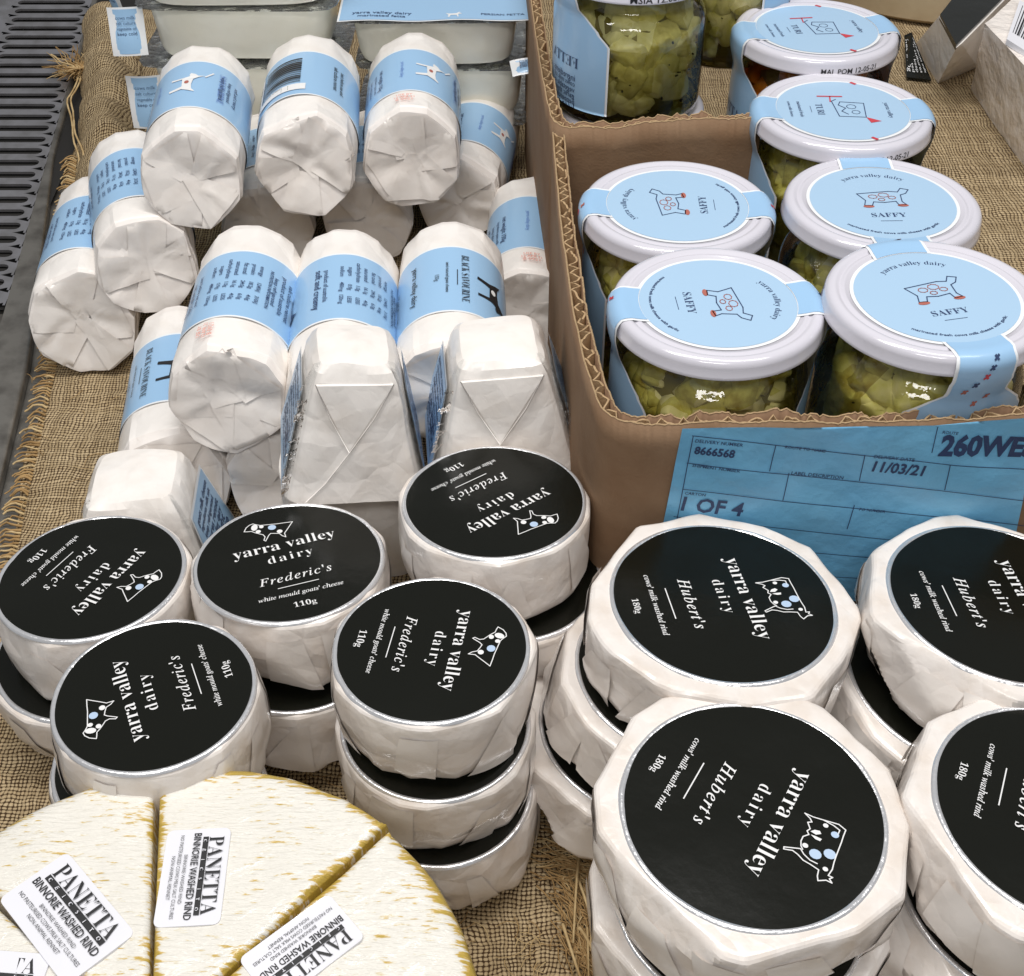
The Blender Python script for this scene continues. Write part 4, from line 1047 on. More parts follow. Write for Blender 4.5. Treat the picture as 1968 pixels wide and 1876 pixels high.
bx.matrix_world = Matrix.Translation((12, 50, 1)); inv = Vector((12, 50, 1))
def rel(pts, o=inv): return [(p[0] - o.x, p[1] - o.y, p[2] - o.z) for p in pts]
wall_path(rel([(2.35, 60.2, 16.75), (2.5, 52, 16.5), (2.8, 44.5, 16.6), (3.2, 41, 16.1), (3.75, 38.9, 15.6), (5.0, 38.35, 15.55), (10, 38.2, 15.75), (16, 38.15, 15.85), (20, 38.1, 16.4), (30, 38.0, 17.3)]), 'wall', bx, zbot=0.0, seed=3)
part('box_floor', (lambda mb: (mb.box((0.5, -1, .35), (19, 20, .3)), mb.mesh('box_floor', M['cardin'], False))[1])(MB()), bx)
bb = thing('cardboard_box', 'second cardboard box behind, brown front wall showing between the jars and the feta jar', 'box', (9, 72, 3.5))
o2 = Vector((9, 72, 3.5))
wall_path(rel([(1.2, 82, 17.6), (1.45, 75, 17.5), (1.85, 68, 16.9), (2.3, 61.2, 16.9), (2.75, 60.75, 16.8), (5, 60.6, 17.0), (8, 60.7, 17.3), (12.6, 60.5, 17.55)], o2), 'wall', bb, zbot=.2, seed=8, mats=('card', 'cardin', 'flute'))
part('box_floor', (lambda mb: (mb.box((2, -1, 2.0), (16, 20, .3)), mb.mesh('box_floor', M['cardin'], False))[1])(MB()), bb)
# shipping label on the front wall: outward face at y = 38.2 - .24
def wy(x):
    xs = [3.75, 5, 10, 16, 20, 30]; ys = [38.9, 38.35, 38.2, 38.15, 38.1, 38.0]
    return float(np.interp(x, xs, ys)) - .31 - .03
def onwall(px, py):
    u, b_, d = ray(px, py); Y = 37.95; t_ = Y / b_; return (u * t_, HC - d * t_)
TL = onwall(1312, 818); TR = onwall(1990, 792); BL = onwall(1262, 1060); BR = (onwall(1960, 1060)[0], onwall(1640, 1150)[1])
BL = (onwall(1262, 1060)[0] - .15, BR[1])
sl = thing('shipping_label', 'creased blue shipping label on the front wall of the cardboard box', 'label', (TL[0], 37.9, TL[1]))
def bil(u, v):                                # u across, v down, on the label
    x = (TL[0] * (1 - u) + TR[0] * u) * (1 - v) + (BL[0] * (1 - u) + BR[0] * u) * v
    z = (TL[1] * (1 - u) + TR[1] * u) * (1 - v) + (BL[1] * (1 - u) + BR[1] * u) * v
    return x, z
def creas(x, z): return .05 * math.sin(x * .9 + z * 1.7) * math.sin(x * .35 + 1) + .05 * abs(math.sin(x * .5 + z * .9)) 
def lab3(u, v, o=0.0):
    x, z = bil(u, v); zt = float(np.interp(x, [5, 10, 16, 20, 30], [15.55, 15.75, 15.85, 16.4, 17.3])) - .12
    z = min(z, zt); return (x - TL[0], wy(x) - creas(x, z) - .02 - o - 37.9, z - TL[1])
nu, nv = 90, 60
V = [lab3(i / nu, j / nv) for j in range(nv + 1) for i in range(nu + 1)]
Fc = [(j * (nu + 1) + i, (j + 1) * (nu + 1) + i, (j + 1) * (nu + 1) + i + 1, j * (nu + 1) + i + 1) for j in range(nv) for i in range(nu)]
part('label_sheet', mkmesh('label_sheet', V, Fc, M['ship']), sl)
p = Print()
def lu(px, py):                               # photo point -> label coordinates (cm from the label's upper left)
    x, z = onwall(px, py); return (x, z)
def ll(a, b, wd=.035):
    A = lu(*a); B = lu(*b); n_ = 14
    p.line([(A[0] + (B[0] - A[0]) * k / n_, A[1] + (B[1] - A[1]) * k / n_) for k in range(n_ + 1)], wd)
for a, b in (((1330, 835), (1830, 886)), ((1830, 886), (1990, 896)), ((1320, 888), (1990, 955)), ((1313, 938), (1990, 975 + 30)), ((1295, 991), (1990, 1058)),
             ((1332, 835), (1300, 1000)), ((1490, 852), (1478, 900)), ((1660, 868), (1650, 918)), ((1823, 885), (1813, 935)),
             ((1515, 905), (1503, 955)), ((1640, 965), (1626, 1010)), ((1800, 815), (1788, 862)), ((1470, 1050), (1990, 1090)), ((1560, 1100), (1990, 1122))):
    ll(a, b)
def lt(s, px, py, wpx, off=.02, rot=-.06, sy=1.0):
    A = lu(px, py); B = lu(px + wpx, py + wpx * .09); p.text(s, (A[0] + B[0]) / 2, (A[1] + B[1]) / 2 - .08, width=abs(B[0] - A[0]), off=off, rot=math.atan2(B[1] - A[1], B[0] - A[0]), sy=sy)
lt('8666568', 1334, 861, 78, .035, sy=1.15); lt('11/03/21', 1676, 889, 98, .03, sy=1.15)
A = lu(1805, 848); p.text('260WESTERN', A[0] + 3.15, A[1] - .22, width=6.3, off=.045, rot=-.02, sy=1.25)
lt('1 OF 4', 1310, 966, 118, .02, sy=1.1)
lt('DELIVERY NUMBER', 1336, 842, 92, .01); lt('ROUTE TO NAME', 1508, 852, 78, .01); lt('DELIVERY DATE', 1678, 868, 78, .01); lt('SHIPMENT NUMBER', 1330, 890, 92, .01)
lt('LABEL DESCRIPTION', 1520, 902, 100, .01); lt('CARTON', 1316, 943, 40, .01); lt('PO NUMBER', 1650, 970, 50, .01); lt('PRODUCT NUMBER', 1306, 994, 90, .01)
lt('81900', 1308, 1003, 40, .04); lt('1100', 1408, 1015, 32, .04); lt('ROUTE', 1810, 822, 30, .01)
V = [(x - TL[0], wy(x) - creas(x, z) - .05 - 37.9, z - TL[1]) for x, z, _ in p.mb.V]
part('label_printing', mkmesh('label_printing', V, p.mb.F, [M['navy']], p.mb.M, False), sl)

# ------------------------------------------------------------------ plastic tubs of cheese at the back
def tub(x0, x1, y0, z0, h, label, lab=None, dep=8.0, seed=1, flap=None):
    cx = (x0 + x1) / 2; W_ = (x1 - x0) / 2
    t = thing('cheese_tub', label, 'tub', (cx, y0 + dep / 2, z0), Euler((0, 0, random.Random(seed).uniform(-.03, .03))), 'clear tubs of cream coloured cheese')
    def rring(w_, d_, z, n=48, e=5.0):
        out = []
        for k in range(n):
            a = 2 * PI * k / n; c, s = math.cos(a), math.sin(a); l = (abs(c) ** e + abs(s) ** e) ** (1 / e); out.append((c / l * w_, s / l * d_, z))
        return out
    def loft(rings, n=48):
        V = [v for r in rings for v in r]; Fc = [(i * n + k, i * n + (k + 1) % n, (i + 1) * n + (k + 1) % n, (i + 1) * n + k) for i in range(len(rings) - 1) for k in range(n)]
        Fc.append(tuple(reversed(range(n)))); Fc.append(tuple((len(rings) - 1) * n + k for k in range(n))); return V, Fc
    D_ = dep / 2
    V, Fc = loft([rring(W_ * .85, D_ * .85, .0), rring(W_ * .92, D_ * .92, .15), rring(W_ * .95, D_ * .95, .6), rring(W_, D_, h - .35), rring(W_ * .99, D_ * .99, h - .2)])
    part('cheese_block', mkmesh('cheese_block', V, Fc, M['cream'], None, True, 40), t)
    V, Fc = loft([rring(W_ * 1.10, D_ * 1.12, h - .14, 48, 9), rring(W_ * 1.10, D_ * 1.12, h - .06, 48, 9)])
    part('rim_film', mkmesh('rim_film', V, Fc, M['film'], None, False), t)
    if lab:
        a, b_ = lab                          # label stretch across the front, bending down over the rim
        mb = MB()
        for mm, ins, up in ((1, 0, 0), (0, .13, .02)):
            V = []; nx = 24; ny = 10
            for j in range(ny + 1):
                for i in range(nx + 1):
                    x = a + ins + (b_ - a - 2 * ins) * i / nx; sy_ = ins + (6.0 - 2 * ins) * j / ny
                    y = 1.6 - sy_ + 0; zz = h + .01 + up
                    lim = -D_ * 1.12
                    if y < lim: ex = lim - y; y = lim - ex * .55 - up; zz -= ex * .75
                    zz += .05 * math.sin(x * 1.1 + seed)
                    V.append((x - 0, y, zz))
            mb.add(V, [(j * (nx + 1) + i, (j + 1) * (nx + 1) + i, (j + 1) * (nx + 1) + i + 1, j * (nx + 1) + i + 1) for j in range(ny) for i in range(nx)], mm)
        lb = part('blue_label', mb.mesh('blue_label', [M['blue'], M['wborder']]), t)
        p = Print(); wd = b_ - a
        p.text('yarra valley dairy', a + wd * .22, -3.2, width=wd * .30, m=0, off=.01); p.text('marinated fetta', a + wd * .22, -3.7, width=wd * .24, m=0, off=.01)
        p.mb.add([(x * .75 + a + wd * .58, y * .75 - 3.6, 0) for x, y in GOATSIL], [tuple(range(len(GOATSIL)))], 1)
        p.text('PERSIAN FETTA', a + wd * .83, -3.5, width=wd * .22, m=0, off=.01)
        def fn(x, y):
            zz = h + .05; lim = -D_ * 1.12
            if y < lim: ex = lim - y; y = lim - ex * .55 - .04; zz -= ex * .75
            return (x, y, zz + .05 * math.sin(x * 1.1 + seed))
        part('printing', p.mesh('printing', [M['navy'], M['wprint']], fn), lb)
    if flap:
        for (fx, fy, fz, fw, fh, rz, rx) in flap:
            mb = MB(); R3 = Euler((rx, 0, rz)).to_matrix()
            for mm, ins, up in ((1, 0, 0), (0, .12, -.025)):
                V = []
                for j in range(9):
                    for i in range(9):
                        u = -1 + i / 4; v = -1 + j / 4
                        q = Vector((u * (fw / 2 - ins), up + .25 * u * u + .1 * math.sin(v * 2), v * (fh / 2 - ins)))
                        V.append(tuple(R3 @ q + Vector((fx, fy, fz))))
                mb.add(V, [(j * 9 + i, j * 9 + i + 1, (j + 1) * 9 + i + 1, (j + 1) * 9 + i) for j in range(8) for i in range(8)], mm)
            lb = part('blue_side_label', mb.mesh('blue_side_label', [M['blue'], M['wborder']]), t)
            p = Print()
            for k in range(6): p.text(['cows milk', 'salt culture', 'vegetable oil', 'keep cold', 'net 250g', 'best before'][k], 0, fh * .28 - k * fh * .11, width=fw * .55, m=0)
            part('printing', p.mesh('printing', [M['navy']], lambda x, y: tuple(R3 @ Vector((x, -.06 + .25 * (2 * x / fw) ** 2, y)) + Vector((fx, fy, fz)))), lb)
    return t
tub(-23.1, -11.3, 78.6, 15.95, 3.9, 'cream cheese tub on top of the left stack of tubs, cut off above', seed=2)
tub(-23.0, -11.4, 79, 12.4, 3.6, 'cream cheese tub second from top of the left stack, with curled blue label', seed=3, flap=[(-7.0, -3.9, 1.9, 2.2, 2.9, .12, -.25), (-8.2, -2.2, 3.4, 2.0, 2.6, -.9, .3)])
tub(-23.4, -11.2, 79, 8.4, 3.9, 'cream cheese tub third from top of the left stack, blue label at its corner', seed=4, flap=[(-6.5, -3.9, 1.2, 2.4, 3.4, .1, -.1)])
tub(-23.4, -11.2, 79, 4.4, 3.9, 'bottom cream cheese tub of the left stack, hidden behind the logs', seed=5)
tub(-10.2, .35, 78.7, 12.15, 3.2, 'cream cheese tub topping the right stack, wide blue label along its front rim', lab=(-6.0, 6.4), seed=6)
tub(-9.6, .8, 79.2, 8.5, 3.6, 'cream cheese tub second in the right stack, above the log with the white goat', seed=7, flap=[(5.6, -4.6, 3.9, 2.4, 1.2, .2, -.9)])
tub(-9.9, .7, 79.2, 4.5, 3.8, 'bottom cream cheese tub of the right stack, in shadow beside the cardboard wall', seed=8)

# ------------------------------------------------------------------ cut cheese wheel
WC = at(286, 1998, 9.0); WZ = 9.0; WR = 9.85; WT = 4.8
def wedge(a0, a1, label, seed, lift=0.0, shift=(0, 0), rscale=1.0, yel=1.0):
    nA = 56; gap = .10
    t = thing('cheese_wedge', label, 'cheese', (WC.x + shift[0], WC.y + shift[1], WZ - WT + lift), None, 'washed rind cheese wedges set out as a wheel')
    am = (a0 + a1) / 2; off = .16
    R = WR * rscale
    # polar grid on the top with rounded edges, then sides
    bev = .26; V = []; Fc = []; at_ = []
    nR = 44
    def edge_d(x, y):
        d1 = x * -math.sin(a0) + y * math.cos(a0); d2 = -(x * -math.sin(a1) + y * math.cos(a1)); d3 = R - math.hypot(x, y)
        return min(d1, d2, d3), d1, d2, d3
    for j in range(nR + 1):
        for i in range(nA + 1):
            sj = j / nR; sj = 1 - (1 - sj) ** 1.35
            ui = i / nA; ui = .5 - .5 * math.cos(ui * PI)
            a = a0 + (a1 - a0) * ui; r = .25 + (R - .25) * sj
            x, y = r * math.cos(a), r * math.sin(a)
            d = edge_d(x, y)[0]
            z = WT
            dr = R - r
            if dr < .6 and dr <= d + 1e-6: z = WT - .45 * (1 - math.sqrt(max(0, 1 - (1 - dr / .6) ** 2)))
            elif d < bev: z = WT - bev * .75 * (1 - math.sqrt(max(0, 1 - (1 - d / bev) ** 2)))
            V.append([x, y, z]); at_.append(max(max(0, 1 - d / .42) ** 1.3 * .95, max(0, 1 - (R - r) / .62) * 1.0) * yel)
    V = np.array(V); V[:, 2] += folds(V, seed, .2, 5) * .22 * (np.array(at_) < .8) + folds(V, seed + 8, .9, 4) * .05 + .03 * np.sin(V[:, 0] * 2.2 + V[:, 1]) 
    jag = folds(V, seed + 5, .7, 5) * .22 * (np.array(at_) > .9)
    rr = np.hypot(V[:, 0], V[:, 1]); V[:, 0] += V[:, 0] / rr * jag; V[:, 1] += V[:, 1] / rr * jag
    for j in range(nR):
        for i in range(nA): Fc.append((j * (nA + 1) + i, (j + 1) * (nA + 1) + i, (j + 1) * (nA + 1) + i + 1, j * (nA + 1) + i + 1))
    V = V.tolist()
    # boundary loop
    loop = [i for i in range(nA + 1)] + [j * (nA + 1) + nA for j in range(1, nR + 1)] + [nR * (nA + 1) + i for i in range(nA - 1, -1, -1)] + [j * (nA + 1) for j in range(nR - 1, 0, -1)]
    prev = loop
    for zz, ex in ((.75, .03), (.45, .06), (.15, .0), (.0, -.2)):
        cur = []
        for idx in loop:
            x, y, _ = V[idx]; l = math.hypot(x, y) + 1e-6; cx, cy = R * .55 * math.cos(am), R * .55 * math.sin(am)
            dx, dy = x - cx, y - cy; q = math.hypot(dx, dy) + 1e-6
            V.append([x + dx / q * ex, y + dy / q * ex, WT * zz * .9]); at_.append(.60 * yel); cur.append(len(V) - 1)
        n = len(loop)
        for k in range(n): Fc.append((prev[k], prev[(k + 1) % n], cur[(k + 1) % n], cur[k]))
        prev = cur
    Fc.append(tuple(reversed(prev)))
    m = mkmesh('rind', V, Fc, M['rind'], None, True)
    a_ = m.attributes.new('rind', 'FLOAT', 'POINT'); a_.data.foreach_set('value', [float(v) for v in at_])
    part('rind', m, t)
    return t
def sticker(t, p0, p1, seed):
    """p0, p1: photo points of the two ends of the big word's baseline"""
    A = at(p0[0], p0[1], WZ); B = at(p1[0], p1[1], WZ); k = (B - A).length / 4.7; rot = math.atan2(B.y - A.y, B.x - A.x)
    w_, h_ = 5.8 * k, 3.45 * k; zt = WT + .10
    P = (A + B) / 2 - Vector((t.location.x, t.location.y, 0)) + Vector((math.sin(rot), -math.cos(rot), 0)) * .66 * k
    ca, sa = math.cos(rot), math.sin(rot)
    def pos(u, v, o): return (P.x + u * ca - v * sa, P.y + u * sa + v * ca, zt + o + .03 * math.sin(u * 1.2 + seed))
    outl = []; r = .22
    for cx, cy, s in ((w_ / 2 - r, h_ / 2 - r, 0), (-w_ / 2 + r, h_ / 2 - r, 1), (-w_ / 2 + r, -h_ / 2 + r, 2), (w_ / 2 - r, -h_ / 2 + r, 3)):
        for kk in range(5): a = (s + kk / 4) * PI / 2; outl.append((cx + r * math.cos(a), cy + r * math.sin(a)))
    n = len(outl); V = [pos(u, v, 0) for u, v in outl] + [pos(u, v, -.16) for u, v in outl]
    so = part('sticker', mkmesh('sticker', V, [tuple(range(n))] + [(q, n + q, n + (q + 1) % n, (q + 1) % n) for q in range(n)], M['sticker'], None, False), t)
    p = Print()
    p.text('PANETTA', 0, .92 * k, width=4.7 * k, style='b', m=0, off=-.010, sy=1.15)
    p.rect(0, .43 * k, 4.7 * k, .30 * k, 0, 0)
    for i, ch in enumerate('CEICSITO'): p.text(ch, (-2.05 + i * .585) * k, .40 * k, height=.26 * k, m=1, off=.02)
    p.text('BINNORIE WASHED RIND', 0, -.08 * k, width=5.2 * k, m=0, off=.012, sy=1.25)
    p.text('BINNORIE WASHED RIND', .2 * k, -.55 * k, width=2.9 * k, m=0, off=-.005, sy=1.1)
    p.text('NO PASTEURISED COWS MILK SALT CULTURES', 0, -.88 * k, width=5.0 * k, m=0, off=-.005, sy=1.2)
    p.text('NON ANIMAL RENNET', .1 * k, -1.20 * k, width=2.6 * k, m=0, off=-.005, sy=1.1)
    V = [pos(u, v, .03) for u, v, _ in p.mb.V]
    for i, f in enumerate(p.mb.F):
        if p.mb.M[i] == 1:
            for q in f: V[q] = (V[q][0], V[q][1], V[q][2] + .012)
    part('sticker_text', mkmesh('sticker_text', V, p.mb.F, [M['kprint'], M['sticker']], p.mb.M, False), so)
d1 = math.radians(89.3); d2 = math.radians(134); d3 = math.radians(36); d4 = math.radians(-22); d5 = math.radians(190)
def wang(px, py):
    q = at(px, py, WZ); return math.atan2(q.y - WC.y, q.x - WC.x)
aT = wang(298, 1520); aL = wang(20, 1745); aR = wang(700, 1622)
w1 = wedge(aT + .006, aL - .006, 'broad pale washed rind wedge at left, its sticker slanting down to the right', 1, .02, (-.03, 0), yel=.45)
w2 = wedge(aR + .006, aT - .010, 'washed rind wedge in the middle of the cut wheel, sticker text running straight down', 2, 0, (.04, .0))
w3 = wedge(aR - 1.15, aR - .006, 'yellow streaked washed rind wedge at right of the cut wheel, sticker text upside down', 3, -.1, (.05, -.12))
w4 = wedge(aL + .012, aL + 1.0, 'washed rind wedge in the lower left corner, only the label end showing', 4, -.05, (-.1, -.1), yel=.5)
sticker(w1, (102, 1682), (208, 1812), 1)
sticker(w2, (406, 1612), (386, 1762), 2)
sticker(w3, (664, 1787), (522, 1892), 3)
sticker(w4, (-112, 1860), (66, 1873), 4)
# the second layer of wheel underneath that lifts the wedges
mbw = MB(); V, Fc, a = lathe([(0, 0), (WR - .8, 0), (WR - .35, .5), (WR - .3, WZ - WT - .6), (WR - .7, WZ - WT - .08), (0, WZ - WT - .08)], 90)
lw = tag(part('whole_cheese', mkmesh('whole_cheese', V, Fc, M['rind'])), 'whole washed rind wheel beneath the four cut wedges', 'cheese wheel'); lw.location = (WC.x, WC.y, .02)

# ------------------------------------------------------------------ things at the top right
RT = 13.6                                      # level of the burlap covered riser
def crumplebox(corners_b, top, name, mat_, parent, seed, amp=.25, n=10):
    """closed solid between two quads (each four points), gridded and creased"""
    A = [Vector(v) for v in corners_b]; B = [Vector(v) for v in top]; V = []; Fc = []
    def grid(q, m):
        b = len(V)
        for j in range(m + 1):
            for i in range(m + 1):
                u, v = i / m, j / m; V.append(tuple((q[0] * (1 - u) + q[1] * u) * (1 - v) + (q[3] * (1 - u) + q[2] * u) * v))
        for j in range(m):
            for i in range(m): Fc.append((b + j * (m + 1) + i, b + j * (m + 1) + i + 1, b + (j + 1) * (m + 1) + i + 1, b + (j + 1) * (m + 1) + i))
    grid(B, n); grid([A[1], A[0], A[3], A[2]], n)
    for k in range(4): grid([A[k], A[(k + 1) % 4], B[(k + 1) % 4], B[k]], n)
    Va = np.array(V); c = Va.mean(0); cr = folds(Va, seed, .25, 6) * amp; d = Va - c; l = np.linalg.norm(d, axis=1)[:, None]
    Va = Va + d / l * cr[:, None]
    return part(name, mkmesh(name, Va, Fc, mat_, None, True, 30), parent)
# white wedge pack with black label: a prism lying on the riser
def q3(px, py, z): v = at(px, py, z); return v
z0, z1 = RT, RT + 4.2
tip = q3(1803, 160, z0)
wp = thing('wedge_pack', 'white wrapped triangular cheese wedge with a black label near the top right', 'cheese', tip)
lt_b = q3(1757, 92, z0); rt_b = q3(1885, 118, z0)
T1 = q3(1838, 92, z1); T2 = q3(1803, 30, z1); far = q3(1935, -55, z1); T3 = q3(1905, 60, z1)
r_ = lambda v: v - tip
B0 = [r_(tip), r_(q3(1880, 130, z0)), r_(q3(2020, -40, z0)), r_(q3(1757, 88, z0))]
tpv = [r_(T1), r_(q3(1848, 84, z1)), r_(q3(1990, -60, z1)), r_(q3(1805, 31, z1))]
crumplebox(B0, tpv, 'wrapper', M['paper_log'], wp, 3, .12)
mb = MB(); zl = .12
LQ = [r_(q3(1837, 91, z1)), r_(q3(1925, 2, z1)), r_(q3(1950, -60, z1)), r_(q3(1870, -50, z1)), r_(q3(1806, 32, z1))]
LQ = [v + Vector((0, 0, .14)) for v in LQ]
mb.add([tuple(v) for v in LQ] + [tuple(v - Vector((0, 0, .3))) for v in LQ], [(0, 1, 2, 3, 4)] + [(k, k + 5, (k + 1) % 5 + 5, (k + 1) % 5) for k in range(5)])
part('black_label', mb.mesh('black_label', M['black'], False), wp)
# dark ingredients leaflet panel leaning at its left
lf = thing('label_flap', 'black label with white small print lying between the rear jars and the white wedge pack', 'label', q3(1765, 120, RT))
Q = [q3(1738, 68, RT + .8), q3(1742, 148, RT + .2), q3(1790, 154, RT + .2), q3(1752, 62, RT + 1.2)]
o_ = Vector(lf.location); mb = MB(); mb.add([tuple(v - o_) for v in Q] + [tuple(v - o_ - Vector((0, 0, .08))) for v in Q], [(0, 1, 2, 3), (7, 6, 5, 4), (0, 4, 5, 1), (1, 5, 6, 2), (2, 6, 7, 3), (3, 7, 4, 0)])
part('black_card', mb.mesh('black_card', M['black'], False), lf)
p = Print()
for k in range(5): p.text(['ingredients milk', 'salt cultures', 'rennet keep', 'refrigerated', 'net 200g'][k], 0, 0.72 - k * .36, width=1.5, m=0)
a_ = Q[0] - o_; b_ = Q[1] - o_; c_ = Q[2] - o_; d_ = Q[3] - o_
def ff(u, v):
    uu = u / 2 + .5; vv = v / 2 + .5
    uu, vv = vv, uu
    P_ = (b_ * (1 - uu) + c_ * uu) * vv + (a_ * (1 - uu) + d_ * uu) * (1 - vv); return tuple(P_ + Vector((0, -.01, .03)))
part('printing', p.mesh('printing', [M['wprint']], ff), lf)
# pinkish marbled pack
mp_ = thing('cheese_pack', 'large vacuum packed marbled cheese at the upper right edge, barcode sticker on top', 'cheese', q3(1900, 180, RT))
o_ = Vector(mp_.location)
B0 = [q3(1866, 172, RT), q3(1985, 345, RT), q3(2150, 330, RT), q3(2060, 60, RT)]
tpv = [q3(1893, 45, RT + 5.2), q3(2010, 170, RT + 5.2), q3(2190, 120, RT + 5.2), q3(2010, -60, RT + 5.2)]
crumplebox([v - o_ for v in B0], [v - o_ for v in tpv], 'cheese_body', M['rawpack'], mp_, 6, .45, 16)
mb = MB(); SQ = [q3(1935, 75, RT + 5.5), q3(1990, 110, RT + 5.5), q3(2040, 40, RT + 5.5), q3(1960, 0, RT + 5.5)]
mb.add([tuple(v - o_) for v in SQ] + [tuple(v - o_ - Vector((0, 0, .3))) for v in SQ], [(0, 1, 2, 3), (0, 4, 5, 1), (1, 5, 6, 2), (2, 6, 7, 3), (3, 7, 4, 0)])
st_ = part('barcode_sticker', mb.mesh('barcode_sticker', M['sticker'], False), mp_)
mb = MB()
for k in range(12):
    a1 = SQ[0].lerp(SQ[1], .1 + k * .065) - o_; a2 = SQ[3].lerp(SQ[2], .1 + k * .065) - o_; e = (SQ[1] - SQ[0]) * .02 * (1 + k % 3)
    up = Vector((0, 0, .02)); mb.add([tuple(a1.lerp(a2, .2) + up), tuple(a1.lerp(a2, .2) + e + up), tuple(a1.lerp(a2, .9) + e + up), tuple(a1.lerp(a2, .9) + up)], [(0, 1, 2, 3)])
part('barcode', mb.mesh('barcode', M['kprint'], False), st_)
# beige round cheese behind
V, Fc, a = lathe([(0, 0), (11.2, 0), (11.8, .4), (11.9, 2.6), (11.5, 3.0), (0, 3.05)], 96)
c = at(1815, -150, RT + 3)
bw = tag(part('beige_cheese', mkmesh('beige_cheese', V, Fc, M['beige'], None, True, 30)), 'flat beige cheese wheel behind the jars, cut off by the top of the photo', 'cheese wheel'); bw.location = (c.x, c.y, RT + .02)

# ------------------------------------------------------------------ the setting
def sheet(name, x0, x1, y0, y1, nx, ny, zf, mt, label=None):
    V = []; Fc = []
    for j in range(ny + 1):
        for i in range(nx + 1):
            x = x0(j / ny) + (x1 - x0(j / ny)) * i / nx if callable(x0) else x0 + (x1 - x0) * i / nx
            y = y0 + (y1 - y0) * j / ny; V.append((x, y, zf(x, y)))
    Fc = [(j * (nx + 1) + i, j * (nx + 1) + i + 1, (j + 1) * (nx + 1) + i + 1, (j + 1) * (nx + 1) + i) for j in range(ny) for i in range(nx)]
    return tag(part(name, mkmesh(name, V, Fc, mt)), label, None, None, 'structure')
EA = atg(92, 705); EB = atg(10, 1075)          # the frayed left edge of the cloth
EC = atg(132, 330); ED = atg(160, 90)
def edge_x(y): return float(np.interp(y, [EB.y - 30, EB.y, EA.y, EC.y, ED.y, ED.y + 60], [EB.x - (EA.x - EB.x) / (EA.y - EB.y) * 30, EB.x, EA.x, EC.x, ED.x, ED.x + 1]))
def bz(x, y): return ground(y) + .05 * math.sin(x * .8 + y * .3) * math.sin(y * .5) - .05 * max(0, 1 - (x - edge_x(y)) / 1.0)
Y0, Y1 = 4.0, 120.0
sheet('burlap_cloth', lambda t: edge_x(Y0 + (Y1 - Y0) * t) + .18 * math.sin((Y0 + (Y1 - Y0) * t) * .7), 60, Y0, Y1, 150, 260, lambda x, y: bz(x, y), M['burlap'])
sheet('counter_bed', -120, 130, -40, 260, 4, 60, lambda x, y: ground(y) - .35, M['steel'])
# raised burlap covered riser at the right
def rz(x, y): return RT + .06 * math.sin(x * .6) * math.sin(y * .4)
V = []; Fc = []; xs = np.linspace(21.6, 70, 60); ys = np.linspace(38.6, 130, 90)
for y in ys:
    for x in xs: V.append((x, y, rz(x, y)))
n = len(xs)
Fc = [(j * n + i, j * n + i + 1, (j + 1) * n + i + 1, (j + 1) * n + i) for j in range(len(ys) - 1) for i in range(n - 1)]
b = len(V)
for y in ys: V.append((21.6, y, ground(y) - .1))
Fc += [(b + j, j * n, (j + 1) * n, b + j + 1) for j in range(len(ys) - 1)]
b2 = len(V)
for x in xs: V.append((x, 38.6, .8))
Fc += [(b2 + i, b2 + i + 1, i + 1, i) for i in range(n - 1)]
tag(part('burlap_riser', mkmesh('burlap_riser', V, Fc, M['burlap'], None, False)), None, None, None, 'structure')

# frayed edge and loose threads
rg = random.Random(4); mb = MB()
y = EB.y - 8
while y < EA.y + 22:
    x = edge_x(y); z = ground(y)
    pts = []; L_ = rg.uniform(.8, 1.25); dy = rg.uniform(-.35, .2)
    for k in range(6):
        f = k / 5; pts.append((x + .5 - L_ * f, y + dy * f + .08 * math.sin(f * 6 + y), z + .06 + .30 * math.sin(f * PI) * rg.uniform(.6, 1) - .1 * f))
    mb.tube(pts, rg.uniform(.05, .085), 5, rg.choice((0, 0, 1)), .3); y += rg.uniform(.20, .32)
tag(part('burlap_fringe', mb.mesh('burlap_fringe', [M['thread'], M['threadpale']])), 'frayed jute fringe along the left edge of the burlap cloth', 'fringe', None, 'stuff')
mb = MB()
for k in range(330):                           # mat of loose threads between the stacks
    f = rg.random(); py = 1480 + f * 400; px = 1105 + rg.gauss(0, 26) + max(0, (f - .5)) * 60
    P = atg(px, py); a = rg.gauss(-.25, .16) if f < .55 else rg.gauss(-1.1, .35); L_ = rg.uniform(1.2, 2.8); pts = []
    for i in range(7):
        g = i / 6 - .5; pts.append((P.x + math.cos(a) * L_ * g + .12 * math.sin(g * 7 + k), P.y + math.sin(a) * L_ * g + .10 * math.cos(g * 9 + P.y * 2), P.z + .10 + .22 * rg.random() + .12 * math.cos(g * PI)))
    mb.tube(pts, rg.uniform(.022, .045), 4, rg.choice((0, 0, 0, 1)), .4)
for k in range(90):
    P = atg(*rg.choice([(rg.uniform(30, 300), rg.uniform(720, 980)), (rg.uniform(520, 680), rg.uniform(1460, 1600)), (rg.uniform(850, 1150), rg.uniform(1780, 1876))])); a = rg.uniform(0, 6.3); L_ = rg.uniform(.3, 1.3)
    mb.tube([(P.x + math.cos(a + i * .15) * L_ * i / 5, P.y + math.sin(a + i * .15) * L_ * i / 5, P.z + .08 + .12 * math.sin(i * .6)) for i in range(6)], .018, 4, rg.choice((0, 1)))
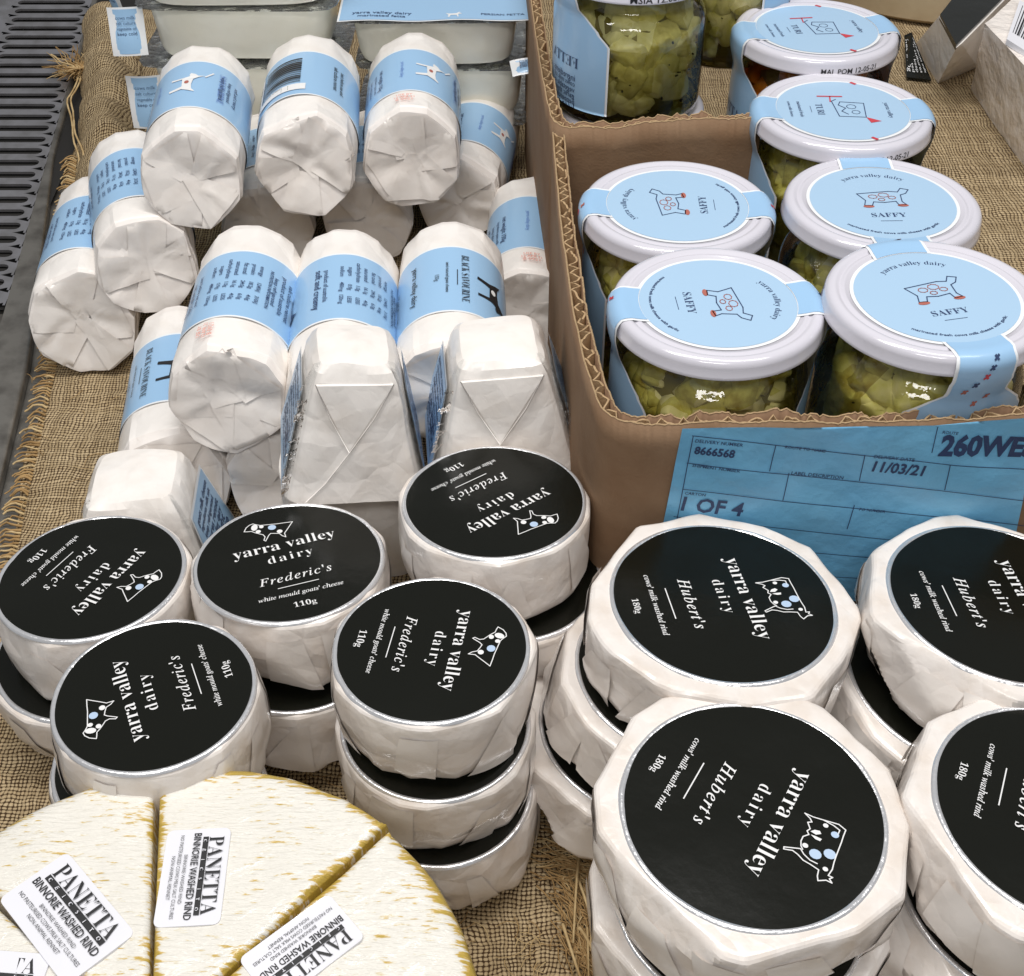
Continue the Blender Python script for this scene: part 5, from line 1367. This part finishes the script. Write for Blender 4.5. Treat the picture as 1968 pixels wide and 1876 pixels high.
for k in range(9):
    P = atg(1090 + rg.uniform(-10, 70), 1640 + rg.uniform(0, 200)); a = rg.uniform(-1.7, -1.0); L_ = rg.uniform(3, 6); pts = []
    for i in range(9):
        g = i / 8; pts.append((P.x + math.cos(a) * L_ * g, P.y + math.sin(a) * L_ * g + .2 * math.sin(g * 4 + k), P.z + .35 + .3 * math.sin(g * PI)))
    mb.tube(pts, rg.uniform(.05, .09), 5, 1, .4)
tag(part('loose_threads', mb.mesh('loose_threads', [M['thread'], M['threadpale']])), 'tangle of loose jute threads on the burlap between the small and large cheeses', 'threads', None, 'stuff')
# tuft and strings at the upper left
mb = MB(); P0 = atg(150, 135, .8)
for k in range(170):
    a = rg.uniform(0, 2 * PI); L_ = rg.uniform(.8, 2.8); e = rg.uniform(-.1, .7); pts = []
    for i in range(6):
        g = i / 5; pts.append((P0.x + math.cos(a) * L_ * g * .9 + .15 * math.sin(g * 9 + k), P0.y + math.sin(a) * L_ * g, P0.z + L_ * g * e * .6 + .1 * math.sin(g * 8 + k)))
    mb.tube(pts, .055, 4, rg.choice((0, 0, 1)), .5)
tg = thing('frayed_tuft', 'frayed knot of brown jute with two long strings beside the slotted steel panel', 'tuft', P0)
o = part('jute_knot', mb.mesh('jute_knot', [M['thread'], M['threadpale']]), tg); o['kind'] = 'stuff'
o.data.transform(Matrix.Translation(-P0))
for pl in ([(200, 35), (178, 75), (172, 110), (160, 140)], [(150, 150), (132, 190), (135, 235), (150, 290), (148, 330)], [(155, 150), (140, 185), (138, 225), (152, 270), (162, 320)], [(145, 135), (120, 120), (98, 105)]):
    mb = MB(); Pp = [atg(x, y, .9) - P0 for x, y in pl]; pts = []
    for i in range(len(Pp) - 1):
        for k in range(4):
            q = Pp[i].lerp(Pp[i + 1], k / 4); pts.append(q + Vector((.12 * math.sin(i * 4 + k), 0, .1 * math.sin(k))))
    pts.append(Pp[-1]); mb.tube(pts, .07, 5)
    part('string', mb.mesh('string', M['threadpale']), tg)
FA = atg(150, 320); FB = atg(158, 110)
def FX(y): return FA.x + (FB.x - FA.x) * (y - FA.y) / (FB.y - FA.y)
# a rucked fold of burlap lying behind the logs at the left
V = []; nx, ny = 26, 60
for j in range(ny + 1):
    for i in range(nx + 1):
        y = 66 + 34 * j / ny; u = i / nx; x = FX(y) + u * 4.6; V.append((x, y, ground(y) + .15 + 2.2 * math.sin(u * PI) ** .8 + .25 * math.sin(y * .9 + u * 5) + .2 * math.sin(y * 2.1)))
tag(part('burlap_fold', mkmesh('burlap_fold', V, [(j * (nx + 1) + i, j * (nx + 1) + i + 1, (j + 1) * (nx + 1) + i + 1, (j + 1) * (nx + 1) + i) for j in range(ny) for i in range(nx)], M['burlap'])), None, None, None, 'structure')

# slotted steel panel and rail
sp = thing('slotted_panel', 'slotted stainless steel air grille panel along the left edge', 'grille', (0, 0, 0))
RA = atg(164, 5, .35); RB = atg(8, 543, .35)
nS = 27; ys_ = [RB.y + (RA.y - RB.y) * k / (nS - 2) for k in range(-1, nS + 4)]
pitch = (RA.y - RB.y) / (nS - 2)
def rx(y): return RA.x + (RB.x - RA.x) * (y - RA.y) / (RB.y - RA.y)
LAp = atg(34, 6, .35); slen = RA.x - LAp.x
mb = MB(); hs = pitch * .25; ns = 6
zt = .35; th_ = .18
def gp(x, y, d=0): return (x, y, ground(y) + zt - d)
yb0, yb1 = ys_[0] - pitch / 2, ys_[-1] + pitch / 2
SW = slen
for k, yc in enumerate(ys_):
    xr = rx(yc); xl = xr - SW
    y0, y1 = yc - pitch / 2, yc + pitch / 2
    # slot outline, counter-clockwise
    out = [(xr - hs + hs * math.cos(a), yc + hs * math.sin(a)) for a in [-PI / 2 + PI * i / ns for i in range(ns + 1)]]
    out += [(xl + hs + hs * math.cos(a), yc + hs * math.sin(a)) for a in [PI / 2 + PI * i / ns for i in range(ns + 1)]]
    nO = len(out)
    # cell outline matching the same number of points
    cel = []
    for i, (x, y) in enumerate(out):
        if i <= ns: t_ = i / ns; cel.append((xr + .35 if 0 < t_ < 1 else xr - hs, y0 + (y1 - y0) * t_))
        else: t_ = (i - ns - 1) / ns; cel.append((xl - .35 if 0 < t_ < 1 else xl + hs, y1 - (y1 - y0) * t_))
    V = [gp(*q) for q in out] + [gp(*q) for q in cel] + [gp(q[0], q[1], th_) for q in out]
    Fc = [(i, nO + i, nO + (i + 1) % nO, (i + 1) % nO) for i in range(nO)] + [(i, (i + 1) % nO, 2 * nO + (i + 1) % nO, 2 * nO + i) for i in range(nO)]
    mb.add(V, [f[::-1] for f in Fc], 0)
    # side margins
    mb.add([gp(xr + .35, y0), gp(xr + .50, y0), gp(xr + .50, y1), gp(xr + .35, y1)], [(0, 1, 2, 3)], 0)
    mb.add([gp(xl - .35, y0), gp(xl - 2.5, y0), gp(xl - 2.5, y1), gp(xl - .35, y1)], [(3, 2, 1, 0)], 0)
part('slotted_plate', mb.mesh('slotted_plate', M['steel2'], False), sp)
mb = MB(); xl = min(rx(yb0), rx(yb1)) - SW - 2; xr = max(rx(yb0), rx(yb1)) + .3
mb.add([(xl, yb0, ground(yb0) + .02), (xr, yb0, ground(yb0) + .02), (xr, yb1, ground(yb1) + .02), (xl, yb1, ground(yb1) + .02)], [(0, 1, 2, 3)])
part('slot_shade_sheet', mb.mesh('slot_shade_sheet', M['dark'], False), sp)  # flat black sheet, painted shade seen down through the slots
# rail: flat strip from the grille to the cloth, with a turned-down edge
mb = MB(); V = []
yy = np.linspace(RB.y - 40, ys_[-1] + 20, 90)
for y in yy:
    a = rx(y) + .50; e = max(edge_x(y) - 1.05, a + .35)
    for x, d in ((a, 0), (e - .25, 0), (e - .08, .05), (e, .18), (e, .6)): V.append((x, y, ground(y) + .36 - d))
mb.add(V, [(j * 5 + i, j * 5 + i + 1, (j + 1) * 5 + i + 1, (j + 1) * 5 + i) for j in range(len(yy) - 1) for i in range(4)])
tag(part('steel_rail', mb.mesh('steel_rail', M['steel'])), 'dull grey steel rail between the slotted panel and the burlap', 'rail')
# plate left of the nearer rail end
